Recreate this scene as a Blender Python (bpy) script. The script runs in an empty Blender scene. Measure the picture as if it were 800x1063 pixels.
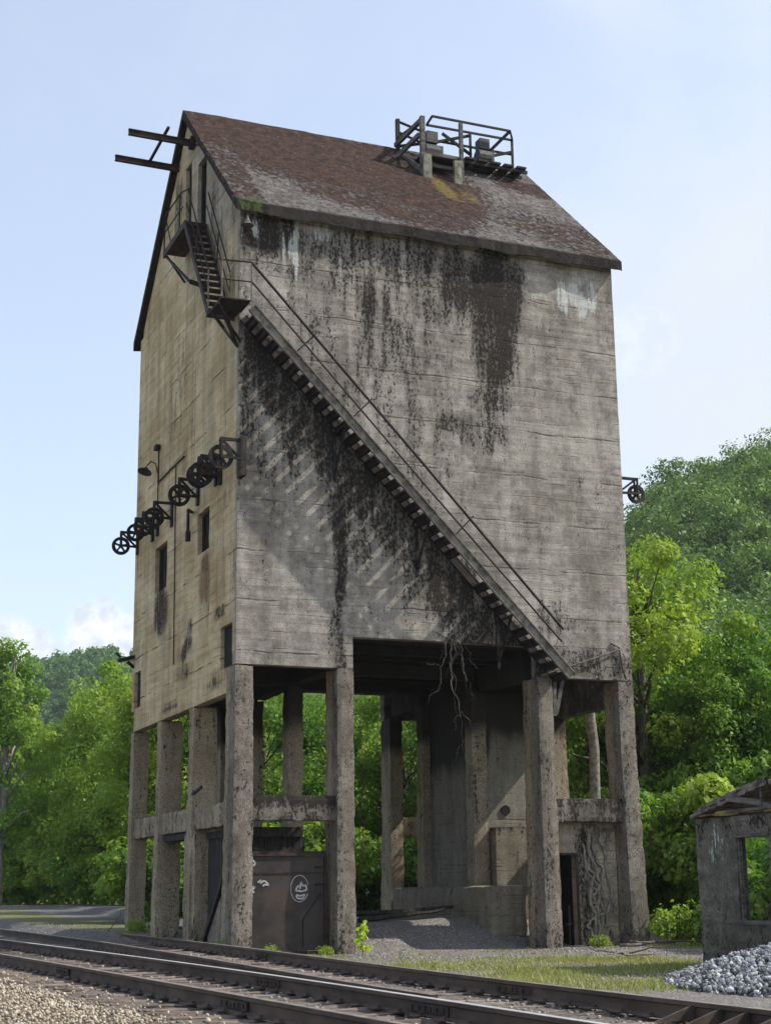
import bpy, math, random
import numpy as np
from mathutils import Vector, Matrix, noise as mn

random.seed(7)
rng = np.random.default_rng(7)
scene = bpy.context.scene
COL = scene.collection
R = math.radians

# ------------------------------------------------------------------ helpers
def sstep(a, b, x):
    if a == b: return 1.0 if x > a else 0.0
    t = min(1.0, max(0.0, (x - a) / (b - a)))
    return t * t * (3 - 2 * t)

def fbm(x, y, z, oct=4):
    return mn.fractal(Vector((x, y, z)), 1.0, 2.0, oct)

class MB:
    """collects faces in world coordinates, built into ONE mesh object"""
    def __init__(s): s.v = []; s.f = []
    def add(s, vs, fs):
        o = len(s.v); s.v += [tuple(p) for p in vs]; s.f += [tuple(i + o for i in f) for f in fs]
    def box(s, lo, hi):
        x0, y0, z0 = lo; x1, y1, z1 = hi
        s.add([(x0,y0,z0),(x1,y0,z0),(x1,y1,z0),(x0,y1,z0),(x0,y0,z1),(x1,y0,z1),(x1,y1,z1),(x0,y1,z1)],
              [(0,3,2,1),(4,5,6,7),(0,1,5,4),(1,2,6,5),(2,3,7,6),(3,0,4,7)])
    def bar(s, a, b, w, h, up=(0,0,1)):
        """rectangular bar from a to b; w across, h along up"""
        a = Vector(a); b = Vector(b); d = (b - a).normalized(); u = Vector(up)
        r = d.cross(u)
        if r.length < 1e-4: r = d.cross(Vector((1,0,0)))
        r.normalize(); u = r.cross(d).normalized()
        vs = []
        for p in (a, b):
            for i, j in ((-1,-1),(1,-1),(1,1),(-1,1)): vs.append(p + r * (i*w/2) + u * (j*h/2))
        s.add(vs, [(0,1,2,3),(7,6,5,4),(0,4,5,1),(1,5,6,2),(2,6,7,3),(3,7,4,0)])
    def ibeam(s, a, b, w, h, t, up=(0,0,1)):
        a = Vector(a); b = Vector(b); u = Vector(up)
        s.bar(a + u*(h/2 - t/2), b + u*(h/2 - t/2), w, t, up)
        s.bar(a - u*(h/2 - t/2), b - u*(h/2 - t/2), w, t, up)
        s.bar(a, b, t, h - 2*t, up)
    def tube(s, pts, rads, n=6, cap=True):
        pts = [Vector(p) for p in pts]
        if not hasattr(rads, '__len__'): rads = [rads] * len(pts)
        ref = Vector((0.31, 0.77, 0.55)); o = len(s.v)
        for i, p in enumerate(pts):
            d = (pts[min(i+1, len(pts)-1)] - pts[max(i-1, 0)])
            d = d.normalized() if d.length > 1e-9 else Vector((0,0,1))
            r = d.cross(ref)
            if r.length < 1e-3: r = d.cross(Vector((1,0,0)))
            r.normalize(); u = d.cross(r)
            for k in range(n):
                a = 2*math.pi*k/n
                s.v.append(tuple(p + (r*math.cos(a) + u*math.sin(a)) * rads[i]))
        for i in range(len(pts)-1):
            for k in range(n):
                k2 = (k+1) % n
                s.f.append((o+i*n+k, o+i*n+k2, o+(i+1)*n+k2, o+(i+1)*n+k))
        if cap:
            s.f.append(tuple(o+k for k in reversed(range(n))))
            s.f.append(tuple(o+(len(pts)-1)*n+k for k in range(n)))
    def ring(s, c, ax, r0, r1, w, n=24):
        """flat ring (wheel rim): axis ax, radii r0<r1, width w"""
        c = Vector(c); ax = Vector(ax).normalized()
        u = ax.cross(Vector((0,0,1)));  u = u.normalized() if u.length > .01 else Vector((1,0,0)); v = ax.cross(u)
        o = len(s.v)
        for k in range(n):
            a = 2*math.pi*k/n; d = u*math.cos(a) + v*math.sin(a)
            for rr, sg in ((r0,-1),(r1,-1),(r1,1),(r0,1)): s.v.append(tuple(c + d*rr + ax*(sg*w/2)))
        for k in range(n):
            k2 = (k+1) % n
            for j in range(4):
                j2 = (j+1) % 4
                s.f.append((o+k*4+j, o+k*4+j2, o+k2*4+j2, o+k2*4+j))
    def rough(s, lo, hi, res=.2, amp=.012, ch=.03, taper=None):
        """box with subdivided faces, chipped edges and slightly uneven faces"""
        lo = Vector(lo); hi = Vector(hi); n = [max(1, int(math.ceil((hi[i]-lo[i])/res))) for i in range(3)]
        idx = {}; o0 = len(s.v)
        def vid(i, j, k):
            key = (i, j, k)
            if key in idx: return idx[key]
            t = (i/n[0], j/n[1], k/n[2])
            p = Vector((lo[q] + (hi[q]-lo[q])*t[q] for q in range(3)))
            c = (lo+hi)/2; nb = 0; sh = Vector((0,0,0))
            for q in range(3):
                if t[q] in (0.0, 1.0): nb += 1
            e = fbm(p.x*2.1, p.y*2.1, p.z*2.1, 3)
            for q in range(3):
                if t[q] in (0.0, 1.0):
                    sg = 1 if t[q] == 0 else -1
                    sh[q] += sg * amp * (e + .4)
                    if nb >= 2: sh[q] += sg * ch * max(0, .45 + 1.1*fbm(p.x*3+9, p.y*3, p.z*3, 3))
            p = p + sh
            if taper: p = taper(p)
            s.v.append(tuple(p)); idx[key] = len(s.v)-1
            return idx[key]
        A, B, Cn = n
        for i in range(A):
            for j in range(B):
                s.f.append((vid(i,j,0),vid(i,j+1,0),vid(i+1,j+1,0),vid(i+1,j,0)))
                s.f.append((vid(i,j,Cn),vid(i+1,j,Cn),vid(i+1,j+1,Cn),vid(i,j+1,Cn)))
        for i in range(A):
            for k in range(Cn):
                s.f.append((vid(i,0,k),vid(i+1,0,k),vid(i+1,0,k+1),vid(i,0,k+1)))
                s.f.append((vid(i,B,k),vid(i,B,k+1),vid(i+1,B,k+1),vid(i+1,B,k)))
        for j in range(B):
            for k in range(Cn):
                s.f.append((vid(0,j,k),vid(0,j,k+1),vid(0,j+1,k+1),vid(0,j+1,k)))
                s.f.append((vid(A,j,k),vid(A,j+1,k),vid(A,j+1,k+1),vid(A,j,k+1)))
    def build(s, name, mat, parent=None, colfn=None, smooth=False):
        me = bpy.data.meshes.new(name)
        off = Vector((0,0,0))
        q = parent
        while q is not None: off += q.location; q = q.parent
        V = np.array(s.v, dtype=np.float64)
        me.from_pydata([tuple(p) for p in (V - np.array(off))], [], s.f)
        me.materials.append(mat)
        if smooth:
            me.polygons.foreach_set('use_smooth', [True]*len(me.polygons))
        if colfn:
            a = me.color_attributes.new('stain', 'FLOAT_COLOR', 'POINT'); b = me.color_attributes.new('stain_b', 'FLOAT_COLOR', 'POINT')
            ca = []; cb = []
            for p in s.v:
                m, w, oc, ru, mo, so = colfn(*p); ca += [m, w, oc, 1]; cb += [ru, mo, so, 1]
            a.data.foreach_set('color', ca); b.data.foreach_set('color', cb)
        me.update()
        o = bpy.data.objects.new(name, me); COL.objects.link(o)
        if parent is not None: o.parent = parent
        return o

def tag(o, label=None, cat=None, group=None, kind=None):
    if label: o['label'] = label
    if cat: o['category'] = cat
    if group: o['group'] = group
    if kind: o['kind'] = kind
    return o

def thing(name, loc, label, cat, group=None):
    o = bpy.data.objects.new(name, None); COL.objects.link(o); o.location = loc
    o.empty_display_size = .2
    return tag(o, label, cat, group)

def dup(o, parent=None):
    c = o.copy(); COL.objects.link(c); c.parent = parent
    for ch in list(o.children): dup(ch, c)
    return c

def mesh_np(name, V, F, mat, parent=None, tint=None, smooth=False):
    """fast mesh from arrays; F is (n,3) or (n,4); V is local to parent"""
    me = bpy.data.meshes.new(name); V = np.asarray(V, np.float32); F = np.asarray(F, np.int32)
    k = F.shape[1]
    me.vertices.add(len(V)); me.vertices.foreach_set('co', V.ravel())
    me.loops.add(F.size); me.loops.foreach_set('vertex_index', F.ravel())
    me.polygons.add(len(F)); me.polygons.foreach_set('loop_start', np.arange(0, F.size, k, dtype=np.int32))
    me.polygons.foreach_set('loop_total', np.full(len(F), k, np.int32))
    if smooth: me.polygons.foreach_set('use_smooth', np.ones(len(F), bool))
    if tint is not None:
        a = me.color_attributes.new('tint', 'FLOAT_COLOR', 'POINT')
        t = np.ones((len(V), 4), np.float32); t[:, 0] = tint; t[:, 1] = tint; t[:, 2] = tint
        a.data.foreach_set('color', t.ravel())
    me.update(calc_edges=True); me.validate()
    me.materials.append(mat)
    o = bpy.data.objects.new(name, me); COL.objects.link(o)
    if parent is not None: o.parent = parent
    return o

# ------------------------------------------------------------------ node helpers
class NT:
    def __init__(s, name):
        s.m = bpy.data.materials.new(name); s.m.use_nodes = True; s.t = s.m.node_tree
        s.b = s.t.nodes['Principled BSDF']; s.out = s.t.nodes['Material Output']
    def n(s, typ, **kw):
        x = s.t.nodes.new(typ)
        for k, v in kw.items():
            if hasattr(x, k): setattr(x, k, v)
        return x
    def l(s, a, b): s.t.links.new(a, b)
    def val(s, sock, v):
        if hasattr(v, 'is_linked') or isinstance(v, bpy.types.NodeSocket): s.l(v, sock)
        else: sock.default_value = v
    def math(s, op, a, b=0.0, c=None, clamp=False):
        x = s.n('ShaderNodeMath', operation=op); x.use_clamp = clamp
        s.val(x.inputs[0], a); s.val(x.inputs[1], b)
        if c is not None: s.val(x.inputs[2], c)
        return x.outputs[0]
    def pos(s, scale=(1,1,1), loc=(0,0,0), obj=False):
        if obj: src = s.n('ShaderNodeTexCoord').outputs['Object']
        else: src = s.n('ShaderNodeNewGeometry').outputs['Position']
        mp = s.n('ShaderNodeMapping'); s.l(src, mp.inputs['Vector'])
        mp.inputs['Scale'].default_value = scale; mp.inputs['Location'].default_value = loc
        return mp.outputs[0]
    def noise(s, vec, scale=1., detail=4., rough=.55, dist=0.):
        x = s.n('ShaderNodeTexNoise'); s.l(vec, x.inputs['Vector'])
        x.inputs['Scale'].default_value = scale; x.inputs['Detail'].default_value = detail
        x.inputs['Roughness'].default_value = rough; x.inputs['Distortion'].default_value = dist
        return x.outputs['Fac']
    def vor(s, vec, scale=1., out='Distance', feature='F1'):
        x = s.n('ShaderNodeTexVoronoi', feature=feature); s.l(vec, x.inputs['Vector']); x.inputs['Scale'].default_value = scale
        return x.outputs[out]
    def ramp(s, fac, a, b, lo=0.0, hi=1.0):
        x = s.n('ShaderNodeMapRange', interpolation_type='SMOOTHSTEP'); s.val(x.inputs['Value'], fac)
        x.inputs['From Min'].default_value = a; x.inputs['From Max'].default_value = b
        x.inputs['To Min'].default_value = lo; x.inputs['To Max'].default_value = hi
        return x.outputs[0]
    def mix(s, fac, a, b, mode='MIX'):
        x = s.n('ShaderNodeMix', data_type='RGBA', blend_type=mode)
        s.val(x.inputs[0], fac)
        for i, v in ((6, a), (7, b)):
            if isinstance(v, tuple): x.inputs[i].default_value = (*v, 1) if len(v) == 3 else v
            else: s.l(v, x.inputs[i])
        return x.outputs[2]
    def attr(s, name):
        x = s.n('ShaderNodeAttribute'); x.attribute_name = name
        sp = s.n('ShaderNodeSeparateColor'); s.l(x.outputs['Color'], sp.inputs[0])
        return sp.outputs
    def bump(s, h, strength=.4, dist=.02):
        x = s.n('ShaderNodeBump'); s.l(h, x.inputs['Height']); x.inputs['Strength'].default_value = strength
        x.inputs['Distance'].default_value = dist; s.l(x.outputs[0], s.b.inputs['Normal'])
    def done(s, col, rough=.85, metal=0., spec=.3):
        if isinstance(col, tuple): s.b.inputs['Base Color'].default_value = (*col, 1)
        else: s.l(col, s.b.inputs['Base Color'])
        s.val(s.b.inputs['Roughness'], rough); s.b.inputs['Metallic'].default_value = metal
        s.b.inputs['Specular IOR Level'].default_value = spec
        return s.m

def mat_concrete(name, lightc=(.485,.45,.41), darkc=(.20,.185,.168), joints=.6, gen_mould=.0, boards=1., grain=.42):
    t = NT(name)
    P = t.pos()
    big = t.noise(P, .7, 5, .6)
    med = t.noise(t.pos(loc=(3,7,1)), 4.0, 8, .65)
    board = t.noise(t.pos((.32,.32,6.5)), 1.0, 3, .5)
    vstreak = t.noise(t.pos((3.2,3.2,.22), (5,2,0)), 1.0, 5, .6)
    fac = t.math('ADD', t.math('MULTIPLY', big, .5), t.math('MULTIPLY', med, .5))
    col = t.mix(t.ramp(fac, .38, .62), darkc, lightc)
    pal = t.noise(t.pos((1.1,1.1,.28),(12,5,3)), 1.0, 6, .6)
    col = t.mix(t.ramp(pal, .52, .68, 0., .55), col, tuple(min(.6, c*1.22) for c in lightc))
    col = t.mix(t.ramp(pal, .47, .33, 0., .5), col, tuple(c*.75 for c in darkc))
    # gable ochre, patchy
    A = t.attr('stain'); B = t.attr('stain_b')
    och = t.mix(t.ramp(t.noise(t.pos((.5,.5,.8),(1,4,2)), 1.3, 6, .6), .35, .68), (.56,.41,.21), (.79,.63,.38))
    col = t.mix(A[2], col, och)
    gs = t.noise(t.pos((2.2,2.2,.16),(8,5,1)), 1.2, 5, .6)
    col = t.mix(t.math('MULTIPLY', A[2], t.ramp(gs, .5, .66, 0., .4)), col, (.27,.255,.19))
    # boards and streaks
    bm = t.ramp(board, .3, .7, 1-.13*boards, 1+.1*boards)
    vm = t.ramp(vstreak, .3, .72, .84, 1.08)
    m = t.math('MULTIPLY', bm, vm)
    cc = t.n('ShaderNodeCombineColor'); [t.l(m, cc.inputs[i]) for i in range(3)]
    col = t.mix(1.0, col, cc.outputs[0], 'MULTIPLY')
    hgt = t.math('ADD', t.math('MULTIPLY', board, .8*boards), t.math('MULTIPLY', med, .5))
    if joints:
        sp = t.n('ShaderNodeSeparateXYZ'); t.l(P, sp.inputs[0])
        wob = t.noise(t.pos((.5,.5,.5)), 2.0, 4, .6)
        z = t.math('ADD', sp.outputs[2], t.math('MULTIPLY', wob, .16))
        fr = t.math('FRACT', t.math('DIVIDE', z, 1.19))
        dj = t.math('ABSOLUTE', t.math('SUBTRACT', fr, .5))
        br = t.ramp(t.noise(t.pos((.9,.9,.7),(8,1,0)), 1.3, 6, .65), .42, .62)
        jm = t.math('MULTIPLY', t.ramp(dj, .007, .022, 1., 0.), br)
        col = t.mix(t.math('MULTIPLY', jm, t.math('ADD', t.math('MULTIPLY', A[2], .3), joints)), col, (.05,.043,.035))
        # narrow board seams
        fr2 = t.math('FRACT', t.math('DIVIDE', z, .198)); d2 = t.math('ABSOLUTE', t.math('SUBTRACT', fr2, .5))
        br2 = t.ramp(t.noise(t.pos((.8,.8,2.),(3,3,9)), 1.6, 5, .6), .5, .64)
        j2 = t.math('MULTIPLY', t.ramp(d2, .02, .07, 1., 0.), br2)
        col = t.mix(t.math('MULTIPLY', j2, .5), col, (.06,.052,.042))
        hgt = t.math('SUBTRACT', hgt, t.math('ADD', jm, t.math('MULTIPLY', j2, .5)))
    spn = t.noise(t.pos((3.,3.,1.3),(4,9,1)), 1.7, 7, .72)
    col = t.mix(t.math('MULTIPLY', t.ramp(spn, .655, .70), t.math('MULTIPLY_ADD', A[2], .75, .10)), col, (.055,.048,.036))
    # rust wash
    rn = t.noise(t.pos((4,4,.8),(2,9,4)), 1.0, 6, .6)
    rf = t.ramp(t.math('ADD', B[0], t.math('MULTIPLY', t.math('SUBTRACT', rn, .5), 1.1)), .3, .9, 0., .8)
    col = t.mix(rf, col, (.24,.115,.05))
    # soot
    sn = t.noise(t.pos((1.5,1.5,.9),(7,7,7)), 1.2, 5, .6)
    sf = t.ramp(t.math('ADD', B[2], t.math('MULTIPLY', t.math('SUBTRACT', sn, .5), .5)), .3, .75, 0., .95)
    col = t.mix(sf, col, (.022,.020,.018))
    # mould: black crusty growth
    n1 = t.noise(t.pos((1,1,.6),(4,4,2)), 15., 12, .74)
    n2 = t.noise(t.pos((3.4,3.4,.55),(1,2,3)), 1.3, 6, .6)
    mv = t.math('ADD', t.math('MULTIPLY_ADD', t.math('ADD', A[0], gen_mould), .80, -.10), t.math('ADD', t.math('MULTIPLY', t.math('SUBTRACT', n1, .5), 3.6), t.math('MULTIPLY', t.math('SUBTRACT', n2, .5), 1.5)))
    wide = t.ramp(t.math('ADD', t.math('MULTIPLY', A[0], .85), t.math('MULTIPLY', t.math('SUBTRACT', n2, .5), 1.4)), .05, .8, 0., .72)
    col = t.mix(wide, col, (.060,.053,.047))
    mf = t.ramp(mv, .38, .55)
    mcol = t.mix(t.noise(t.pos(), 2.2, 4), (.010,.009,.008), (.030,.021,.016))
    col = t.mix(t.math('MULTIPLY', mf, .95), col, mcol)
    gr = t.noise(t.pos((1,1,1),(2,8,5)), 38., 6, .75)
    col = t.mix(t.math('MULTIPLY', t.ramp(gr, .56, .44), grain), col, (.05,.042,.035))
    col = t.mix(t.math('MULTIPLY', t.math('SUBTRACT', 1.0, mf), t.math('MULTIPLY', t.ramp(gr, .58, .72), grain*.5)), col, (.50,.46,.41))
    # small pits and specks
    pv = t.noise(t.pos((1,1,1.6),(6,1,1)), 26., 5, .7)
    col = t.mix(t.ramp(pv, .66, .74, 0., .55), col, (.05,.043,.035))
    # moss
    gf = t.ramp(t.math('ADD', B[1], t.math('MULTIPLY', t.math('SUBTRACT', n1, .5), 1.2)), .45, .7)
    col = t.mix(gf, col, (.07,.10,.025))
    # efflorescence
    wf = t.ramp(t.math('ADD', t.math('MULTIPLY_ADD', A[1], .9, -.10), t.math('ADD', t.math('MULTIPLY', t.math('SUBTRACT', t.noise(t.pos((6,6,.6),(9,2,2)), 2.4, 9, .7), .5), 2.2), t.math('MULTIPLY', t.math('SUBTRACT', n1, .5), 2.))), .42, .8)
    col = t.mix(t.math('MULTIPLY', wf, .85), col, (.55,.56,.53))
    hgt = t.math('ADD', hgt, t.math('MULTIPLY', mf, .6))
    hgt = t.math('SUBTRACT', hgt, t.math('MULTIPLY', t.ramp(pv, .62, .74), .6))
    t.bump(hgt, .75, .03)
    return t.done(col, .93, 0, .2)

def mat_simple(name, c1, c2, scale=4., rough=.85, metal=0., stretch=(1,1,1), bump=.3, c3=None, spec=.3, obj=False, lo=.35, hi=.65):
    t = NT(name); P = t.pos(stretch, obj=obj)
    n = t.noise(P, scale, 8, .65)
    col = t.mix(t.ramp(n, lo, hi), c1, c2)
    if c3:
        n2 = t.noise(t.pos(stretch, (3,1,4), obj=obj), scale*.45, 6, .6); col = t.mix(t.ramp(n2, .52, .66), col, c3)
    if bump: t.bump(n, bump, .01)
    return t.done(col, rough, metal, spec)

# ------------------------------------------------------------------ stains on the tower (metres on the wall)
FM=[(0.88,16.72,0.94,0.66,0.95),(1.25,16.14,1.26,0.51,0.6),(3.02,16.62,1.58,0.67,0.62),(4.46,16.5,1.21,0.79,0.6),(5.24,15.96,0.82,1.05,0.5),(5.79,16.3,0.69,0.93,0.8),(6.89,16.19,0.75,1.4,1.0),(6.75,14.6,0.66,1.26,0.85),(6.43,14.95,0.39,1.58,0.7),(3.34,14.92,0.2,1.54,0.8),(3.77,14.73,0.16,1.41,0.75),(4.08,14.51,0.26,0.77,0.45),(6.35,12.25,0.65,0.56,0.6),(5.56,12.42,0.53,0.25,0.5),(6.51,13.15,0.71,0.46,0.6),(0.48,13.51,0.48,1.03,1.0),(1.01,12.95,0.64,0.97,0.95),(0.25,12.33,0.24,1.2,0.8),(1.31,11.73,0.14,0.96,0.9),(1.74,12.01,0.54,0.83,0.85),(2.35,11.36,0.55,0.91,0.8),(3.09,10.59,0.75,0.91,0.8),(3.83,9.81,0.71,0.91,0.75),(4.57,9.03,0.67,0.82,0.7),(3.33,9.42,1.0,0.95,0.5),(5.44,8.14,0.78,0.96,0.85),(6.2,7.36,0.89,0.76,0.85),(6.96,6.87,0.74,0.58,0.8),(4.94,8.47,1.03,1.19,0.55),(2.54,9.24,0.14,2.13,1.0),(2.54,6.26,0.15,0.9,0.9),(2.45,7.05,0.22,0.68,0.55),(2.35,10.64,0.22,1.2,0.6),(5.42,7.32,0.31,1.18,0.6),(4.8,13.84,1.06,1.03,0.35),(2.5,14.81,1.28,1.01,0.38),(4.24,11.54,1.03,0.99,0.3),(2.5,15.82,1.55,0.51,0.5),(0.66,11.19,0.6,0.95,0.35),(8.82,6.65,1.1,0.39,0.55),(9.5,6.56,0.7,0.48,0.5),(7.74,6.48,0.54,0.36,0.6),(10.25,16.67,0.18,0.84,0.5),(9.05,11.24,0.17,0.13,0.5),(10.38,7.82,0.12,1.51,0.5),(0.36,10.93,0.23,0.14,0.7),(8.19,7.7,0.55,0.49,0.35),(8.86,7.5,0.56,0.24,0.4)]
FW=[(0.38,16.82,0.1,0.35,0.9),(0.48,16.48,0.08,0.25,0.5),(1.12,16.43,0.1,0.56,0.95),(1.42,16.47,0.13,0.92,1.0),(2.08,17.01,0.3,0.31,0.8),(2.38,16.93,0.16,0.21,0.6),(0.02,16.58,0.12,0.41,0.7),(8.83,16.25,0.18,0.55,1.0),(9.18,16.36,0.21,0.44,1.0),(9.4,16.06,0.18,0.44,1.0),(9.71,16.38,0.23,0.49,1.0),(8.72,16.89,0.09,0.38,0.6),(9.32,16.81,0.65,0.11,0.6),(10.04,16.51,0.29,0.13,0.4),(6.39,15.46,0.22,0.06,0.9),(8.75,9.7,0.08,0.08,0.6),(9.49,9.01,0.14,0.2,0.5)]
GR=[(2.72,8.67,0.6,0.68,0.8),(1.13,10.24,0.63,0.33,0.6),(6.85,8.4,0.72,0.65,0.7),(1.51,6.13,1.09,0.23,0.5),(3.21,6.6,0.86,0.33,0.4),(8.94,9.86,0.68,0.57,0.4),(5.1,7.61,1.31,0.76,0.35),(1.38,8.41,0.64,0.95,0.5)]
GM=[(6.98,8.64,0.73,0.7,0.8),(0.12,8.17,0.19,1.84,0.6),(2.65,9.02,0.43,0.24,0.5),(4.14,7.26,0.37,0.25,0.7),(4.59,7.03,0.28,0.25,0.7),(3.99,7.68,0.28,0.2,0.6),(1.34,7.59,0.4,0.19,0.7),(0.35,6.2,0.45,0.31,0.7),(4.55,6.54,0.73,0.19,0.5),(1.75,5.94,0.8,0.13,0.6),(0.5,16.66,0.4,1.57,0.35),(2.83,15.49,0.89,0.27,0.4),(5.99,19.67,0.64,1.22,0.5),(2.07,17.98,0.7,1.09,0.4),(5.83,5.83,0.78,0.1,0.6),(2.61,8.17,0.51,0.72,0.3),(5.06,13.84,1.35,2.24,0.25),(3.95,11.43,0.91,0.42,0.4)]
RB=[(1.5,4.06,2.32,1.48,0.9),(3.29,3.52,2.77,2.24,0.95),(5.62,2.88,2.15,2.21,0.9),(2.09,2.49,1.93,1.08,0.6),(6.56,1.78,0.87,1.08,0.8),(5.12,0.53,1.64,0.73,0.6),(3.75,1.13,1.95,0.76,0.55),(9.86,3.74,1.0,0.46,0.7),(10.24,3.57,0.56,0.37,0.8),(9.74,0.62,1.48,1.03,0.45),(8.86,1.15,1.47,0.79,0.35)]
RY=[(6.7,2.56,0.28,0.7,0.9),(6.69,2.96,0.28,0.42,0.7),(7.35,2.32,0.25,0.48,0.7),(6.89,2.17,0.36,0.4,0.5)]
RG=[(0.22,-0.2,0.35,0.25,.55)]
def blobs(L, u, v):
    r = 0.0
    for cx, cy, rx, ry, s in L:
        d = math.hypot((u-cx)/rx, (v-cy)/ry)
        if d < 1.6: r = max(r, s * (1 - sstep(.55, 1.45, d)))
    return r

W, D = 10.34, 10.14
ZE, ZR, ZV = 17.41, 22.50, 17.41
OVX, OVY = .17, .26
RISE = (ZR - ZV) / (D/2 + OVY)

def st_wall(x, y, z):
    m = w = oc = ru = mo = so = 0.0
    if y < .05 and z > 5:                                   # track side front
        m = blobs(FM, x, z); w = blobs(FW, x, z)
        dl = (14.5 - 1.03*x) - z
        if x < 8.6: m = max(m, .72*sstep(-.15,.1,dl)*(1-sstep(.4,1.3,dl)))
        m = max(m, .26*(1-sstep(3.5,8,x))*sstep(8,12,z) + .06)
        oc = .10
    elif x < .05:                                           # gable
        m = blobs(GM, y, z); ru = blobs(GR, y, z)
        oc = sstep(.05, .3, y) * (1 - .65*sstep(16.3, 17.6, z) * (1 - sstep(3.5, 6, y)))
    elif z < 7.5 or (y > .1 and x > .1 and y < D-.1 and x < W-.1): so = .55
    return m, w, oc, ru, mo, so

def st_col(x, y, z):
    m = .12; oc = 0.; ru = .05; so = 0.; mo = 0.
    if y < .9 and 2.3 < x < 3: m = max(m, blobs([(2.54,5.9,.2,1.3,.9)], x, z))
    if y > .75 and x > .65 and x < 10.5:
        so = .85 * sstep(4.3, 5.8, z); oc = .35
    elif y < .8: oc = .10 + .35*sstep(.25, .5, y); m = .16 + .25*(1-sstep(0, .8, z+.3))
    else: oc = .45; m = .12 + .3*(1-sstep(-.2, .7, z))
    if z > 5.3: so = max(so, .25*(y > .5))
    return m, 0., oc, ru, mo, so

def st_beam(x, y, z):
    m = .25 + .75*sstep(2.85, 3.22, z)
    if x > 8: m = .4 + .25*sstep(2.85, 3.25, z)
    if y > .6: return .2, 0., .4, .1, 0., 0.
    return m, 0., .05, 0., .12, 0.

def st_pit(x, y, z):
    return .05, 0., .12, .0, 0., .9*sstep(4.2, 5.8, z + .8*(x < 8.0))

# ------------------------------------------------------------------ materials
M = {}
M['wall'] = mat_concrete('weathered_concrete')
M['col'] = mat_concrete('column_concrete', (.30,.267,.235), (.128,.113,.10), joints=.0, gen_mould=.12, boards=.3, grain=.6)
M['pit'] = mat_concrete('machine_room_concrete', (.225,.218,.19), (.15,.145,.125), joints=.15, boards=.4)
M['hut'] = mat_concrete('hut_concrete', (.25,.225,.185), (.10,.09,.073), gen_mould=.08, joints=.4, grain=.5)
M['infill'] = mat_concrete('infill_plaster', (.50,.455,.39), (.24,.215,.18), joints=.3)
M['steel'] = mat_simple('rusty_dark_steel', (.022,.019,.018), (.06,.04,.03), 7., .75, .2, c3=(.085,.045,.028))
M['blacksteel'] = mat_simple('black_iron', (.012,.012,.013), (.032,.026,.024), 9., .75, .2, c3=(.06,.032,.02))
M['stair'] = mat_simple('weathered_stair_steel', (.09,.08,.067), (.26,.235,.20), 6., .85, .0, c3=(.12,.095,.075))
M['rail_rust'] = mat_simple('rail_rust', (.055,.039,.031), (.115,.08,.06), 5., .8, .1, stretch=(1,.3,1))
M['rail_shine'] = mat_simple('worn_rail_head', (.50,.49,.48), (.66,.65,.64), 3., .38, .35, bump=0)
M['rail_dull'] = mat_simple('dull_rail_head', (.20,.165,.14), (.34,.295,.255), 4., .5, .5, bump=0)
M['tie'] = mat_simple('old_sleeper_wood', (.05,.04,.034), (.20,.155,.125), 3.5, .95, 0, stretch=(.6,5,5), bump=.8, c3=(.27,.215,.18))
M['oldwood'] = mat_simple('grey_old_wood', (.06,.055,.05), (.17,.155,.135), 4., .95, 0, stretch=(.5,.5,3), bump=.6)
M['darkwood'] = mat_simple('dark_old_wood', (.02,.018,.016), (.06,.052,.045), 4., .95, 0, stretch=(3,3,.5), bump=.6)
M['paleconc'] = mat_simple('lichen_concrete_post', (.13,.13,.10), (.28,.27,.21), 7., .95, 0, bump=.6)
M['panel'] = mat_simple('brown_steel_panel', (.030,.026,.024), (.055,.046,.041), 1.8, .6, .2, c3=(.07,.052,.043), bump=.15)
M['chalk'] = mat_simple('white_scrawl', (.35,.35,.34), (.6,.6,.58), 25., .9, 0, bump=0)
M['dark'] = mat_simple('dark_inside', (.01,.01,.01), (.02,.018,.016), 3., .95)  # near-black; the shade inside openings is put into this colour
M['vine'] = mat_simple('dry_vine', (.13,.115,.095), (.30,.27,.22), 9., .95, 0)
M['root'] = mat_simple('dry_root', (.07,.06,.05), (.21,.185,.15), 14., .95, 0)
M['twig'] = mat_simple('dead_wood', (.09,.075,.062), (.20,.17,.14), 8., .95, 0)
M['bark'] = mat_simple('grey_bark', (.06,.052,.043), (.17,.15,.125), 5., .95, 0, stretch=(2,2,.5), bump=.7)
M['palebark'] = mat_simple('pale_bark', (.15,.135,.115), (.38,.35,.30), 5., .95, 0, stretch=(2,2,.5), bump=.6)
M['grating'] = mat_simple('grey_enamel', (.03,.031,.031), (.085,.085,.082), 8., .6)
M['stone_beige'] = None

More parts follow.
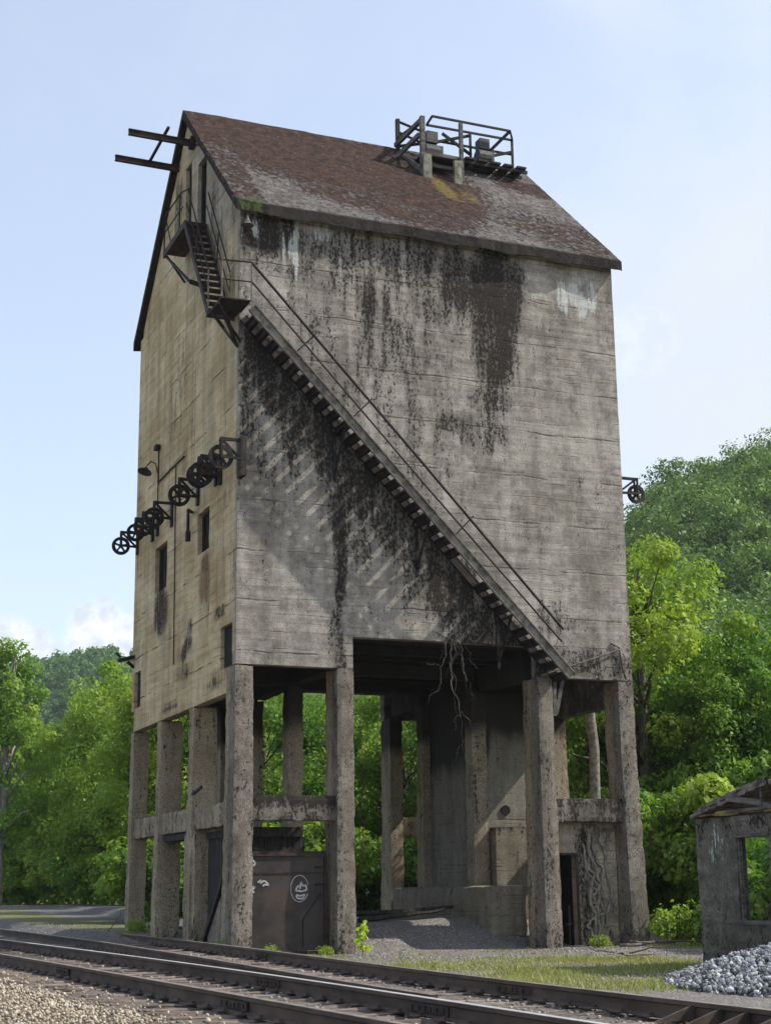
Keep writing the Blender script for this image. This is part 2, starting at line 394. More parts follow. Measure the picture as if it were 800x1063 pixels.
def mat_leaf(name, dark, light, yel, trans=.35):
    t = NT(name)
    a = t.attr('tint')[0]
    oi = t.n('ShaderNodeObjectInfo').outputs['Random']
    col = t.mix(a, dark, light)
    n = t.noise(t.pos(), .35, 3, .5)
    col = t.mix(t.ramp(n, .45, .7, 0., .6), col, yel)
    hs = t.n('ShaderNodeHueSaturation'); t.l(col, hs.inputs['Color'])
    t.l(t.ramp(oi, 0., 1., 0.478, .514), hs.inputs['Hue']); t.l(t.ramp(oi, 0., 1., 1.75, 1.2), hs.inputs['Value'])
    col = hs.outputs[0]
    t.l(col, t.b.inputs['Base Color']); t.b.inputs['Roughness'].default_value = .55; t.b.inputs['Specular IOR Level'].default_value = .25
    tr = t.n('ShaderNodeBsdfTranslucent')
    c2 = t.mix(1.0, col, (1.15,1.25,.55), 'MULTIPLY'); t.l(c2, tr.inputs['Color'])
    mx = t.n('ShaderNodeMixShader'); mx.inputs[0].default_value = trans
    t.l(t.b.outputs[0], mx.inputs[1]); t.l(tr.outputs[0], mx.inputs[2]); t.l(mx.outputs[0], t.out.inputs['Surface'])
    return t.m
M['leaf'] = mat_leaf('tree_leaves', (.050,.105,.016), (.145,.245,.038), (.20,.28,.045), .4)
M['leaf_b'] = mat_leaf('fresh_leaves', (.075,.14,.018), (.18,.275,.038), (.22,.29,.05), .4)
M['leaf_far'] = mat_leaf('hill_leaves', (.035,.080,.022), (.10,.175,.042), (.14,.205,.05), .25)

def mat_stone(name, cols):
    t = NT(name); a = t.attr('tint')[0]
    col = t.mix(t.ramp(a, 0., .6), cols[0], cols[1]); col = t.mix(t.ramp(a, .6, 1.), col, cols[2])
    n = t.noise(t.pos(), 14., 6, .6); col = t.mix(t.ramp(n, .5, .75, 0., .4), col, cols[0])
    t.bump(n, .3, .01)
    return t.done(col, .9, 0, .25)
M['ballast'] = mat_stone('beige_ballast_stone', ((.16,.13,.095), (.39,.32,.23), (.58,.51,.40)))
M['newstone'] = mat_stone('blue_grey_crushed_stone', ((.058,.060,.063), (.24,.248,.258), (.51,.51,.51)))
M['gravelstone'] = mat_stone('grey_brown_gravel_stone', ((.12,.105,.095), (.24,.21,.19), (.42,.39,.36)))

# ------------------------------------------------------------------ ground
def lerp(a, b, t): return a + (b-a)*t
def gz(x, y):
    back = .65
    z = -.22
    # rises under and behind the tower
    k = sstep(-.5, 3.0, y) * sstep(2.0, 4.5, x) * .74 + (1-sstep(2.0, 4.5, x)) * .48 * sstep(-1, 11, y)
    if y < 3.2 and x > 4.4: k *= sstep(.2, 3.2, y)
    k = max(k, sstep(9, 22, y)*sstep(2.,4.5,x), .48+.52*sstep(14, 50, y) if y > 14 else 0)
    z = lerp(z, back, k)
    # track bed
    tb = 1 - sstep(-1.55, -.75, x)
    far = sstep(34, 60, y)
    z = lerp(z, lerp(-.035, back, far), tb)
    z += .035 * fbm(x*.35, y*.35, 0, 3) * (1-tb)
    # bank of gravel by the right front column
    d = math.hypot((x-6.6)/1.9, (y-2.0)/1.7)
    z += .10 * (1 - sstep(0.2, 1.0, d))
    return z

def zone(x, y):
    """grass, ballast, road, dirt"""
    g = 0.; b = 0.; rd = 0.
    n = fbm(x*.3, y*.3, 4, 4)
    if x < -.9 and y < 48: b = 1.0
    # grass strip in front of the tower and round the hut
    g = max(g, .50 * (1 - sstep(.5, 1.1, math.hypot((x-3.0)/6.2, (y+9.6)/7.2))))
    g = max(g, .8 * sstep(9, 13, y + n*2) * sstep(3, 6, x))
    g = max(g, .85 * sstep(10.6, 12.5, x))
    # road behind to the left
    if x < 9 and y > 2: rd = max(rd, sstep(4, 12, y + 3*n) * (1 - sstep(46, 52, y - x*.9 + 4*n)))
    if y > 45: g = max(g, 1.1*sstep(48, 54, y - .9*x + 4*n))
    if x < 6 and 8 < y < 40:
        v_ = .62*sstep(-1.2,-.4,x)*(1-sstep(1.2,3.0,x+n)); g = max(g, v_)
        rd *= 1-v_
    if rd > .2: g = min(g, 1-rd)
    return g, b, rd

def make_ground():
    xs = sorted(set([round(v, 3) for v in list(np.arange(-16, 18, .3)) + list(np.arange(18, 60, 3)) + list(np.arange(-80, -16, 4)) + [-2600,-1400,-700,-350,-160] + [75,100,150,220,350,600,1100,2000,2600]]))
    ys = sorted(set([round(v, 3) for v in list(np.arange(-36, 16, .3)) + list(np.arange(16, 70, 1.5)) + [-400,-160,-80,-50] + [75,85,100,130,170,230,320,450,700,1100,1800,2800]]))
    V = []; c = []
    for y in ys:
        for x in xs:
            V.append((x, y, gz(x, y))); g, b, r = zone(x, y); c += [g, b, r, 1]
    nx = len(xs); F = [(j*nx+i, j*nx+i+1, (j+1)*nx+i+1, (j+1)*nx+i) for j in range(len(ys)-1) for i in range(nx-1)]
    t = NT('ground_soil_gravel'); A = t.attr('zone')
    fine = t.noise(t.pos(), 22., 6, .7); med = t.noise(t.pos(), 2.2, 6, .6); sp = t.vor(t.pos(), 26.)
    grav = t.mix(t.ramp(fine, .36, .66), (.075,.067,.062), (.34,.31,.285))
    grav = t.mix(t.ramp(med, .4, .7, 0., .5), grav, (.13,.115,.10))
    bal = t.mix(t.ramp(fine, .36, .64), (.045,.038,.033), (.25,.215,.185))
    bal = t.mix(t.ramp(med, .45, .65, 0., .6), bal, (.12,.085,.068))
    road = t.mix(t.ramp(t.noise(t.pos(), 5., 8, .7), .35, .65), (.085,.085,.083), (.17,.165,.155))
    gn = t.noise(t.pos((1,1,1),(3,3,3)), 6., 8, .7)
    grass = t.mix(t.ramp(gn, .35, .65), (.075,.085,.03), (.20,.195,.085))
    col = t.mix(A[1], grav, bal); col = t.mix(A[2], col, road)
    gm = t.ramp(t.math('ADD', A[0], t.math('MULTIPLY', t.math('SUBTRACT', gn, .5), 1.6)), .35, .6)
    col = t.mix(gm, col, grass)
    t.bump(t.math('ADD', fine, t.math('MULTIPLY', sp, .7)), .8, .03)
    mat = t.done(col, .95, 0, .15)
    o = mesh_np('ground', V, F, mat, smooth=True); o['kind'] = 'structure'
    a = o.data.color_attributes.new('zone', 'FLOAT_COLOR', 'POINT'); a.data.foreach_set('color', c)
make_ground()

# ------------------------------------------------------------------ the coaling tower
T = thing('coaling_tower', (0,0,0), 'tall weathered concrete coaling tower on columns with a rust brown gable roof', 'tower')

def grid_lines(lo, hi, res, extra):
    n = max(1, int(round((hi-lo)/res)))
    pts = set(round(lo + (hi-lo)*i/n, 4) for i in range(n+1))
    for e in extra:
        near = [p for p in pts if abs(p-e) < res*.45 and p not in (round(lo,4), round(hi,4))]
        for p in near:
            if p not in extra: pts.discard(p)
        pts.add(round(e, 4))
    return sorted(pts)

def panel(mb, axis, u0, u1, v0, v1, o, i, holes, res=.11, top=None, amp=.012):
    """vertical wall sheet of real thickness between outer plane o and inner plane i; holes cut right through"""
    us = grid_lines(u0, u1, res, [h for hh in holes for h in hh[:2] if u0 < h < u1] + ([D/2] if top else []))
    vs = grid_lines(v0, v1, res, [h for hh in holes for h in hh[2:] if v0 < h < v1])
    def P(u, v, d):
        if top: v = min(v, top(u))
        if d == o:
            e = fbm(u*1.7, v*1.7, 3.1 + d, 4)*amp
            dd = d + e*(1 if i > o else -1)
        else: dd = d
        return (u, dd, v) if axis == 'y' else (dd, u, v)
    idx = {}
    def vid(a, b, d):
        k = (a, b, d)
        if k not in idx: mb.v.append(P(us[a], vs[b], d)); idx[k] = len(mb.v)-1
        return idx[k]
    nu, nv = len(us)-1, len(vs)-1
    solid = np.ones((nu, nv), bool)
    for a in range(nu):
        for b in range(nv):
            cu, cv = (us[a]+us[a+1])/2, (vs[b]+vs[b+1])/2
            if any(h[0] < cu < h[1] and h[2] < cv < h[3] for h in holes): solid[a, b] = False
            if top and vs[b] >= max(top(us[a]), top(us[a+1])) - 1e-6: solid[a, b] = False
    sg = (i > o)
    if axis == 'x': sg = not sg
    def face(q): mb.f.append(q if sg else tuple(reversed(q)))
    for a in range(nu):
        for b in range(nv):
            if not solid[a, b]: continue
            face((vid(a,b,o), vid(a+1,b,o), vid(a+1,b+1,o), vid(a,b+1,o)))
            face((vid(a,b+1,i), vid(a+1,b+1,i), vid(a+1,b,i), vid(a,b,i)))
            if b == 0 or not solid[a,b-1]: face((vid(a,b,i), vid(a+1,b,i), vid(a+1,b,o), vid(a,b,o)))
            if b == nv-1 or not solid[a,b+1]: face((vid(a,b+1,o), vid(a+1,b+1,o), vid(a+1,b+1,i), vid(a,b+1,i)))
            if a == 0 or not solid[a-1,b]: face((vid(a,b,o), vid(a,b+1,o), vid(a,b+1,i), vid(a,b,i)))
            if a == nu-1 or not solid[a+1,b]: face((vid(a+1,b,i), vid(a+1,b+1,i), vid(a+1,b+1,o), vid(a+1,b,o)))

TH = .30
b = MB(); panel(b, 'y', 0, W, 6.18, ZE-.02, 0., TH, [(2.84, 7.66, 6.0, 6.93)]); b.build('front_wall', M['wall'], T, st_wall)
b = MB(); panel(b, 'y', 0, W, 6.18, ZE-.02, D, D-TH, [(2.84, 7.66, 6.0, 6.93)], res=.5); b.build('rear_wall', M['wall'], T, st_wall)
roofline = lambda y: ZV + (min(y, D-y) + OVY)*RISE - .30
gh = [(6.45,7.73,9.15,10.43), (2.35,3.41,9.35,10.42), (.32,1.25,6.19,7.18), (9.1,9.98,6.24,7.26), (4.6,5.2,18.35,20.75), (3.1,3.95,18.12,20.3)]
b = MB(); panel(b, 'x', TH+.002, D-TH-.002, 5.6, 22.2, 0.004, TH, [h for h in gh if h[0] > .33 and h[1] < 9.8] + [(.32,1.25,6.19,7.18),(9.1,9.98,6.24,7.26)], top=roofline)
b.build('gable_wall', M['wall'], T, st_wall)
b = MB(); panel(b, 'x', TH+.002, D-TH-.002, 5.6, 22.2, W-.004, W-TH, [], res=.5, top=roofline); b.build('gable_wall', M['wall'], T, st_wall)
# corner strips of the gables below the front wall
for y0, y1 in ((.8, .0), ):
    pass
# bin floor and its hopper beams: what is seen looking up between the columns
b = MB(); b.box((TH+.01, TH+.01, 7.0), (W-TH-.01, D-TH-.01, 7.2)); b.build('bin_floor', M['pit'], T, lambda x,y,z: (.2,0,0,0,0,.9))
for y0, y1 in ((3.45,3.95),(6.65,7.15)):
    for x0, x1 in ((TH+.01, 2.44),(2.86, 7.66),(8.08, W-TH-.01)):
        lo = 6.2 if x0 != 2.86 else 6.55
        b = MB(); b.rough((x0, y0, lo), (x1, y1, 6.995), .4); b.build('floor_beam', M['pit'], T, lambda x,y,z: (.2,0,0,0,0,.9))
for x0 in (2.44, 7.67):
    for y0, y1 in ((.82, 3.4),(4.0, 6.6),(7.2, 9.3)):
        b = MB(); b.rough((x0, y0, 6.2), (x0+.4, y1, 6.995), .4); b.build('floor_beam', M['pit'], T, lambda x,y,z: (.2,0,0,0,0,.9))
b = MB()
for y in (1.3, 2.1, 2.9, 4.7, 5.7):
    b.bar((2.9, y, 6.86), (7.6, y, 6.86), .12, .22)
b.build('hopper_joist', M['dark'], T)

# windows: dark old frames set in the openings
for (y0,y1,z0,z1), fn in ((gh[0],1),(gh[1],1)):
    f = MB(); w = .06
    f.box((.12,y0,z0),(.18,y0+w,z1)); f.box((.12,y1-w,z0),(.18,y1,z1)); f.box((.12,y0+w,z1-w),(.18,y1-w,z1)); f.box((.12,y0+w,z0),(.18,y1-w,z0+w))
    f.box((.12,(y0+y1)/2-.02,z0+w),(.18,(y0+y1)/2+.02,z1-w))
    fr_ = f.build('window_frame', M['darkwood'], T)
    q = MB(); q.box((.19,y0+.003,z0+.003),(.215,y1-.003,z1-.003)); q.build('window_painted_dark', M['dark'], fr_)  # near-black sheet paints the unlit interior behind the window
for (y0,y1,z0,z1) in (gh[4], gh[5]):
    f = MB(); w = .07
    f.box((.10,y0,z0),(.18,y0+w,z1)); f.box((.10,y1-w,z0),(.18,y1,z1)); f.box((.10,y0+w,z1-w),(.18,y1-w,z1))
    fr_ = f.build('door_frame', M['darkwood'], T)
    q = MB(); q.box((.19,y0+.003,z0+.003),(.22,y1-.003,z1-.003)); q.build('door', M['dark'], fr_)  # sheet filling the doorway, the dark room behind painted as its colour

for (y0,y1,z0,z1) in (gh[2], gh[3]):
    q = MB(); q.box((.10,y0+.003,z0+.003),(.14,y1-.003 if y1 < 9 else 9.83,z1-.003)); q.build('opening_painted_dark', M['dark'], T)  # added black sheet, interior shade as colour, closing the view to the underside
# roof slab with broken eaves
def roof_mesh():
    mb = MB(); nx, ny = 100, 70
    x0, x1 = -OVX, W+OVX
    for side in (0, 1):
        if side: nx, ny = 30, 20
        top = {}; bot = {}
        for i in range(nx+1):
            for j in range(ny+1):
                x = x0 + (x1-x0)*i/nx; t = j/ny; y = -OVY + t*(D/2+OVY)
                rag = (1-t)**14 * (.06*fbm(x*1.3, 1, 5, 4))
                if j == 0: y += max(-.03, rag)
                z = ZV + (y+OVY)*RISE + .015*fbm(x*1.6, y*1.6, 2, 4) + .012*fbm(x*6, y*6, 7, 2)
                if side: y = D - y
                top[i,j] = len(mb.v); mb.v.append((x, y, z))
                bot[i,j] = len(mb.v); mb.v.append((x, y, z-.27 - (.06*fbm(x*1.2, 4, 1, 4) if j == 0 else 0)))
        fl = (lambda q: q) if not side else (lambda q: tuple(reversed(q)))
        for i in range(nx):
            for j in range(ny):
                mb.f.append(fl((top[i,j],top[i+1,j],top[i+1,j+1],top[i,j+1])))
                mb.f.append(fl((bot[i,j+1],bot[i+1,j+1],bot[i+1,j],bot[i,j])))
            mb.f.append(fl((bot[i,0],bot[i+1,0],top[i+1,0],top[i,0])))
        for j in range(ny):
            mb.f.append(fl((top[0,j],top[0,j+1],bot[0,j+1],bot[0,j])))
            mb.f.append(fl((bot[nx,j],bot[nx,j+1],top[nx,j+1],top[nx,j])))
    return mb
def st_roof(x, y, z):
    edge = 1 - sstep(.0, .28, y + OVY) if y < D/2 else 0
    if y + OVY < .06: edge = 2.
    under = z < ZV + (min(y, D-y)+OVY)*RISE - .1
    b = blobs(RB, x, y); ye = blobs(RY, x, y); g = blobs(RG, x, y)
    if x < .6: b = max(b, .45)
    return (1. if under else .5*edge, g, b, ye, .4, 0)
t = NT('mossy_roof'); A = t.attr('stain'); B = t.attr('stain_b')
n1 = t.noise(t.pos(), 7., 12, .72, .2); n2 = t.noise(t.pos((1,1,1),(5,5,5)), 1.6, 6, .6); n3 = t.noise(t.pos((2,1.4,1.4),(2,1,1)), 3.4, 10, .72)
col = t.mix(t.ramp(t.math('ADD', t.math('MULTIPLY', n3, .6), t.math('MULTIPLY', n2, .4)), .36, .66), (.055,.047,.043), (.205,.186,.176))
brn = t.mix(t.ramp(t.noise(t.pos(), 4., 8, .6), .35, .65), (.020,.011,.008), (.062,.031,.021))
bv = t.math('ADD', t.math('MULTIPLY', t.math('ADD', A[2], .20), .82), t.math('ADD', t.math('MULTIPLY', t.math('SUBTRACT', n1, .5), 3.0), t.math('MULTIPLY', t.math('SUBTRACT', n2, .5), .9)))
fle = t.noise(t.pos((1,1,1),(3,7,8)), 11., 10, .75)
brn = t.mix(t.ramp(fle, .56, .64, 0., .7), brn, (.20,.175,.16))
col = t.mix(t.ramp(bv, .40, .56), col, brn)
col = t.mix(t.ramp(t.math('ADD', B[0], t.math('MULTIPLY', t.math('SUBTRACT', n1, .5), 3.)), .4, .9, 0., .7), col, (.17,.125,.03))
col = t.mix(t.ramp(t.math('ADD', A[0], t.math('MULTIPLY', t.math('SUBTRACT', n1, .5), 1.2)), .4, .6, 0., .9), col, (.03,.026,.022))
col = t.mix(t.ramp(t.math('ADD', A[1], t.math('MULTIPLY', t.math('SUBTRACT', n1, .5), 3.5)), .4, .6), col, (.06,.085,.02))
col = t.mix(t.ramp(t.noise(t.pos((1,1,1),(9,2,4)), 9., 10, .75), .53, .62, 0., .75), col, (.045,.034,.029))
col = t.mix(t.ramp(t.noise(t.pos(), 30., 4, .7), .60, .70, 0., .6), col, (.05,.04,.035))
t.bump(t.math('ADD', n1, t.math('MULTIPLY', t.ramp(bv, .4, .56), .5)), .9, .05)
M['roof'] = t.done(col, .95, 0, .15)
roof_mesh().build('roof', M['roof'], T, st_roof)

# columns
def splay(cx, cy):
    def f(p):
        k = 1 - sstep(-.3, 5.0, p.z)
        return Vector((p.x + (p.x-cx)*.10*k + (.05*k if cx > 9 else (-.03*k if cx < 9 else 0)), p.y + (p.y-cy)*.08*k - .04*k*(cy < 1), p.z))
    return f
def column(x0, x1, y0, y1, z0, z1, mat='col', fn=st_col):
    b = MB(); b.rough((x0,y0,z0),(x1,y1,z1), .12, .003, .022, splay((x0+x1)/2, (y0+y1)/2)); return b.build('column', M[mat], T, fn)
GB = -.6
cz = 6.178
def put(x0, x1, y0, y1, z1=cz): column(x0, x1, y0, y1, GB, z1)
e = .004
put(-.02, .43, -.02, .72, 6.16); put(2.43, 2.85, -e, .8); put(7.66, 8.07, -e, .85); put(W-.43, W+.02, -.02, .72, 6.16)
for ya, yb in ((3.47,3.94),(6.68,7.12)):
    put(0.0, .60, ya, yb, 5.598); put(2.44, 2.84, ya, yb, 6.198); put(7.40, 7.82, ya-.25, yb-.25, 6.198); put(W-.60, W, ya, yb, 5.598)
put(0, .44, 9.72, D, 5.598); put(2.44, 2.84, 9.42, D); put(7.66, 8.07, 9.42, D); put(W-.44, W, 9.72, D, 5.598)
# blocks closing the corners between gable foot and corner columns
# widened foot of the first gable column
b = MB(); b.rough((.0+.01, 3.25, GB),(.50, 4.25, 2.55), .2); b.build('column_footing', M['col'], T, st_col)

# cross beams
def beam(lo, hi):
    b = MB(); b.rough(lo, hi, .12, .007, .035); return b.build('cross_beam', M['col'], T, st_beam)
beam((.44, .05, 2.70), (2.44, .45, 3.27)); beam((8.07, .03, 2.70), (W-.42, .45, 3.27))
for X0, X1 in ((.04, .44), (W-.44, W-.04)):
    beam((X0, .70, 2.62), (X1, 3.47, 3.17)); beam((X0, 3.94, 2.62), (X1, 6.68, 3.17)); beam((X0, 7.12, 2.62), (X1, 9.72, 3.17))
beam((.44, 9.6, 2.70), (2.44, 10., 3.27)); beam((8.07, 9.6, 2.70), (W-.44, 10., 3.27))
# corner blocks: gable foot meets the front columns
for x0, x1 in ((.02,.30),(W-.30,W-.02)):
    b = MB(); b.rough((x0, .31, 5.60), (x1, .72, 6.15), .2); b.build('corner_block', M['col'], T, st_wall)

# machine room wall between the inner right columns
b = MB(); b.rough((7.62, 3.66, .3), (7.80, 6.44, 6.19), .3, .008, 0); b.build('machine_room_wall', M['pit'], T, st_pit)
b = MB(); b.rough((7.83, 3.32, .3), (9.73, 3.52, 6.19), .2, .008, 0); b.build('machine_room_wall', M['pit'], T, st_pit)
b = MB(); b.rough((7.84, 2.90, .2), (9.86, 3.31, 2.72), .3, .012, .03); b.build('ledge_wall', M['pit'], T, lambda x,y,z: (.1+.6*(z>2.6),0,.2,0,.0,0))
b = MB(); b.rough((7.0, 1.6, .0), (8.0, 7.8, 1.24), .25, .015, .05); b.build('footing', M['pit'], T, lambda x,y,z: (.15,0,.2,0,.1,0))
q = MB(); q.ring((8.35,3.30,3.15),(0,1,0),.0,.13,.04,9); q.build('wall_hole', M['dark'], T)
# front right infill wall with its doorway
b = MB(); panel(b, 'y', 8.09, W-.44, GB, 2.69, .46, .70, [(8.30, 8.78, -1, 1.95)], res=.15)
b.build('infill_wall', M['infill'], T, lambda x,y,z: (.08 + .8*max(0, 1-abs(x-9.05)/.30)*(z<2.6) + .3*blobs([(9.7,2.3,.2,.4,1.)],x,z), .75*blobs([(9.55,2.35,.14,.16,1.),(9.75,1.75,.09,.1,1.),(9.76,1.15,.09,.1,1.),(9.4,.75,.06,.08,.8)],x,z), .35, .15, 0, 0))
f = MB(); f.box((8.26,.42,GB),(8.32,.458,1.98)); f.box((8.76,.42,GB),(8.82,.458,1.98)); f.box((8.32,.42,1.93),(8.76,.458,1.985)); f.build('door_frame', M['darkwood'], T)
f = MB(); f.box((8.30,1.4,GB),(8.80,1.5,2.2)); f.box((8.30,.71,GB),(8.33,1.4,2.2)); f.box((8.77,.71,GB),(8.80,1.4,2.2)); f.build('passage_painted_dark', M['dark'], T)  # near-black sheets stand in for the shade beyond the doorway
f = MB(); f.bar((8.62,.62,-.2),(8.62,.62,.75),.04,.04); f.bar((8.52,.6,.30),(8.72,.6,.32),.12,.05); f.build('door_post', M['darkwood'], T)

# low sloping wall beside the first gable bay
b = MB(); b.add([(.12,2.42,GB),(.12,.72,GB),(.12,.72,1.62),(.12,2.42,.18),(.30,2.42,GB),(.30,.72,GB),(.30,.72,1.62),(.30,2.42,.18)],
                [(0,3,2,1),(4,5,6,7),(3,7,6,2),(0,4,7,3),(1,2,6,5),(0,1,5,4)])
b.build('sloping_wall', M['col'], T, lambda x,y,z: (.3,0,.2,0,0,0))
b = MB(); b.bar((.10,2.62,.06),(.10,.70,1.80),.10,.12); b.build('sloping_pipe', M['blacksteel'], T)
b = MB(); b.bar((.02,4.0,3.42),(.02,2.75,3.60),.05,.07); b.build('bent_rod', M['blacksteel'], T)
# brown steel panel in the front left bay, with scrawls
P_ = MB(); P_.box((.46,.34,-.12),(2.22,.37,1.93)); ps = P_.build('steel_panel', M['panel'], T)
f = MB(); f.box((.44,.30,1.935),(2.26,.38,2.04)); f.box((2.225,.30,-.15),(2.275,.38,1.93)); f.box((.46,.325,1.55),(2.22,.338,1.58)); f.box((.5,.31,-.22),(2.2,.40,-.13)); f.build('panel_frame', M['steel'], ps)
for z_ in (1.28, 1.66):
    f = MB(); f.box((2.0,.322,z_),(2.23,.336,z_+.05)); f.build('hinge', M['blacksteel'], ps)
f = MB(); f.bar((1.72,.333,.55),(2.15,.333,1.12),.014,.03,(0,1,0)); f.bar((1.72,.333,-.05),(1.72,.333,.55),.014,.02,(0,1,0)); f.build('panel_seam', M['blacksteel'], ps)
def scrawl(name, strokes, w=.028):
    g = MB()
    for st in strokes:
        for a, c in zip(st[:-1], st[1:]):
            g.bar((a[0], .332, a[1]), (c[0], .332, c[1]), .006, w, (0,1,0)) if False else g.bar((a[0], .334, a[1]), (c[0], .334, c[1]), w, .006, (0,1,0))
    g.build(name, M['chalk'], ps)
cx, cz0 = 1.64, 1.22
ell = [(cx + .21*math.cos(a), cz0 + .29*math.sin(a)) for a in np.linspace(0.3, 5.9, 20)]
scrawl('scrawled_face', [ell], .012)
scrawl('scrawled_face', [[(cx-.09,cz0-.02),(cx-.03,cz0+.07),(cx+.02,cz0-.01),(cx+.03,cz0+.16),(cx+.07,cz0+.06),(cx+.15,cz0+.07),(cx+.17,cz0-.03),(cx+.05,cz0-.06),(cx-.10,cz0-.04)],
                          [(cx-.09,cz0-.15),(cx-.03,cz0-.22),(cx+.08,cz0-.22),(cx+.13,cz0-.13),(cx+.02,cz0-.16),(cx-.08,cz0-.14)]], .035)
scrawl('chalk_scribble', [[(.48,1.22),(.56,1.33),(.52,1.26),(.60,1.27),(.53,1.20),(.58,1.14)]], .035)
scrawl('chalk_scribble', [[(.66,1.36),(.74,1.42),(.72,1.33),(.80,1.40),(.86,1.37),(.92,1.30),(.82,1.32),(.78,1.28)]], .035)
scrawl('chalk_scribble', [[(.55,1.85),(.60,1.78),(.56,1.72)]], .03)
# old timber coal chute behind the panel
b = MB()
for x in np.arange(.5, 2.1, .14): b.box((x, 1.5, .0), (x+.125, 1.55, 2.40))
b.box((.30,1.42,2.40),(2.1,1.6,2.62)); b.box((.34,1.46,2.0),(2.1,1.5,2.12))
for y in np.arange(1.62, 3.2, .16): b.box((.34, y, .0),(.39, y+.14, 2.40))
b.box((.28,1.602,2.40),(.46,3.2,2.56))
b.build('timber_screen', M['darkwood'], T)
b = MB(); b.box((.12,4.30,2.45),(.5,6.6,2.6)); b.box((.3,4.3,GB),(.36,5.1,2.44)); b.build('old_boarding', M['darkwood'], T)

# ------------------------------------------------------------------ long staircase across the front
S1 = thing('long_staircase', (4.1,-.4,6.1), 'long rusty steel staircase slanting down across the front face of the tower', 'staircase')
def sline(t, y, dz=0): return (0.08 + 8.11*t, y, 14.47 - 8.35*t + dz)
sd = Vector((8.11,0,-8.35)).normalized(); sn = Vector((8.35,0,8.11)).normalized()
for y in (-.74, -.06):
    b = MB(); A_ = Vector(sline(0,y)); B_ = Vector(sline(1,y))
    b.bar(A_, B_, .045, .21, sn); b.bar(A_+sn*.10+Vector((0,-.025 if y<-.5 else .02,0)), B_+sn*.10+Vector((0,-.025 if y<-.5 else .02,0)), .10, .024, sn); b.bar(A_-sn*.10+Vector((0,-.02,0)), B_-sn*.10+Vector((0,-.02,0)), .08, .02, sn)
    b.build('stringer', M['stair'] if y < -.5 else M['blacksteel'], S1)
for k in range(32):
    if k in (21, 22, 26): continue
    p = Vector(sline((k+.6)/32, -.4))
    b = MB(); b.box((p.x-.12,-.715,p.z-.03),(p.x+.10,-.085,p.z+.01)); b.build('tread', M['steel'], S1)
    b = MB()
    b.box((p.x-.06,-.71,p.z-.17),(p.x+.05,-.09,p.z-.031))
    b.build('tread_bracket', M['blacksteel'], S1)
def rail_line(pts, r=.022, n=6):
    b = MB(); b.tube(pts, r, n); return b
rail_line([(.08,-.74,15.60),(4.43,-.74,11.05),(8.03,-.74,7.25)], .034).build('handrail', M['blacksteel'], S1)
rail_line([(.08,-.74,15.12),(4.42,-.74,10.57),(7.84,-.74,7.08),(7.98,-.74,6.95)], .023).build('middle_rail', M['blacksteel'], S1)
for k, tt in enumerate((.125, .30, .62, .98)):
    a = Vector(sline(tt, -.74)); c = a + Vector((.58,0,.60)) if tt < .9 else Vector((7.97,-.74,7.22))
    if k == 3: rail_line([a, Vector((7.75,-.74,6.75)), c], .012).build('rail_post', M['twig'], S1)
    else: rail_line([a, c], .018).build('rail_post', M['blacksteel'], S1)
for tt in (.30, .56, .82):
    a = Vector(sline(tt, -.70)); b = MB()
    b.bar(a - sn*.1, (a.x-.12, -.02, a.z-1.15), .05, .05); b.bar((a.x-.1,-.70,a.z-.12), (a.x-.1,-.02,a.z-.12), .05, .06); b.bar((a.x-.12,-.03,a.z-1.3),(a.x-.12,-.03,a.z-.1),.07,.04,(0,1,0))
    b.build('bracket', M['blacksteel'], S1)
# dry twigs caught on the steps
# ------------------------------------------------------------------ landing and upper flight on the gable
S2 = thing('gable_stair', (-.4,1.5,14.6), 'short steep dark steel stair with landing and door platform on the gable side', 'staircase')
b = MB(); b.box((-.66,-.76,14.62),(.05,.60,14.655)); b.build('landing', M['blacksteel'], S2)
b = MB()
for y in (-.70, -.1): b.bar((-.72,y,14.50),(-.02,y if y > 0 else .02,13.75),.06,.06)
b.bar((-.72,-.70,14.5),(.02,-.04,13.85),.05,.05); b.bar((-.5,.2,14.55),(-.3,-.5,14.2),.06,.06); b.build('landing_bracket', M['blacksteel'], S2)
fa = Vector((0,.55,14.70)); fb = Vector((0,2.95,18.12))
for x in (-.62,-.08):
    b = MB(); b.bar(fa+Vector((x,0,0)), fb+Vector((x,0,0)), .04, .13, (0,-.8,.6)); b.build('stringer', M['steel'], S2)
for k in range(14):
    p = fa.lerp(fb, (k+.5)/14); b = MB(); b.box((-.60,p.y-.11,p.z-.02),(-.10,p.y+.11,p.z+.02)); b.build('tread', M['steel'], S2)
b = MB(); b.box((-.62,2.95,18.10),(-.01,5.15,18.16)); b.box((-.62,2.95,17.98),(-.57,5.15,18.098)); b.build('platform', M['steel'], S2)
b = MB(); b.bar((-.55,5.05,18.0),(-.50,2.75,16.4),.05,.06); b.bar((-.55,5.0,18.0),(-.03,5.0,17.3),.05,.05); b.bar((-.55,3.0,18.0),(-.03,3.0,17.3),.05,.05); b.bar((-.50,2.75,16.4),(-.02,2.75,16.3),.08,.10); b.build('brace', M['blacksteel'], S2)
for x in (-.62,-.08):
    o = Vector((x,0,0))
    rail_line([fa+o+Vector((0,.0,1.15)), fb+o+Vector((0,-.35,.75))], .02).build('handrail', M['blacksteel'], S2)
    rail_line([fa+o+Vector((0,.0,.6)), fb+o+Vector((0,-.2,.45))], .016).build('middle_rail', M['blacksteel'], S2)
    rail_line([fa+o, fa+o+Vector((0,.0,1.15))], .02).build('rail_post', M['stair'], S2)
    rail_line([fa.lerp(fb,.5)+o, fa.lerp(fb,.5)+o+Vector((0,-.15,.95))], .018).build('rail_post', M['blacksteel'], S2)
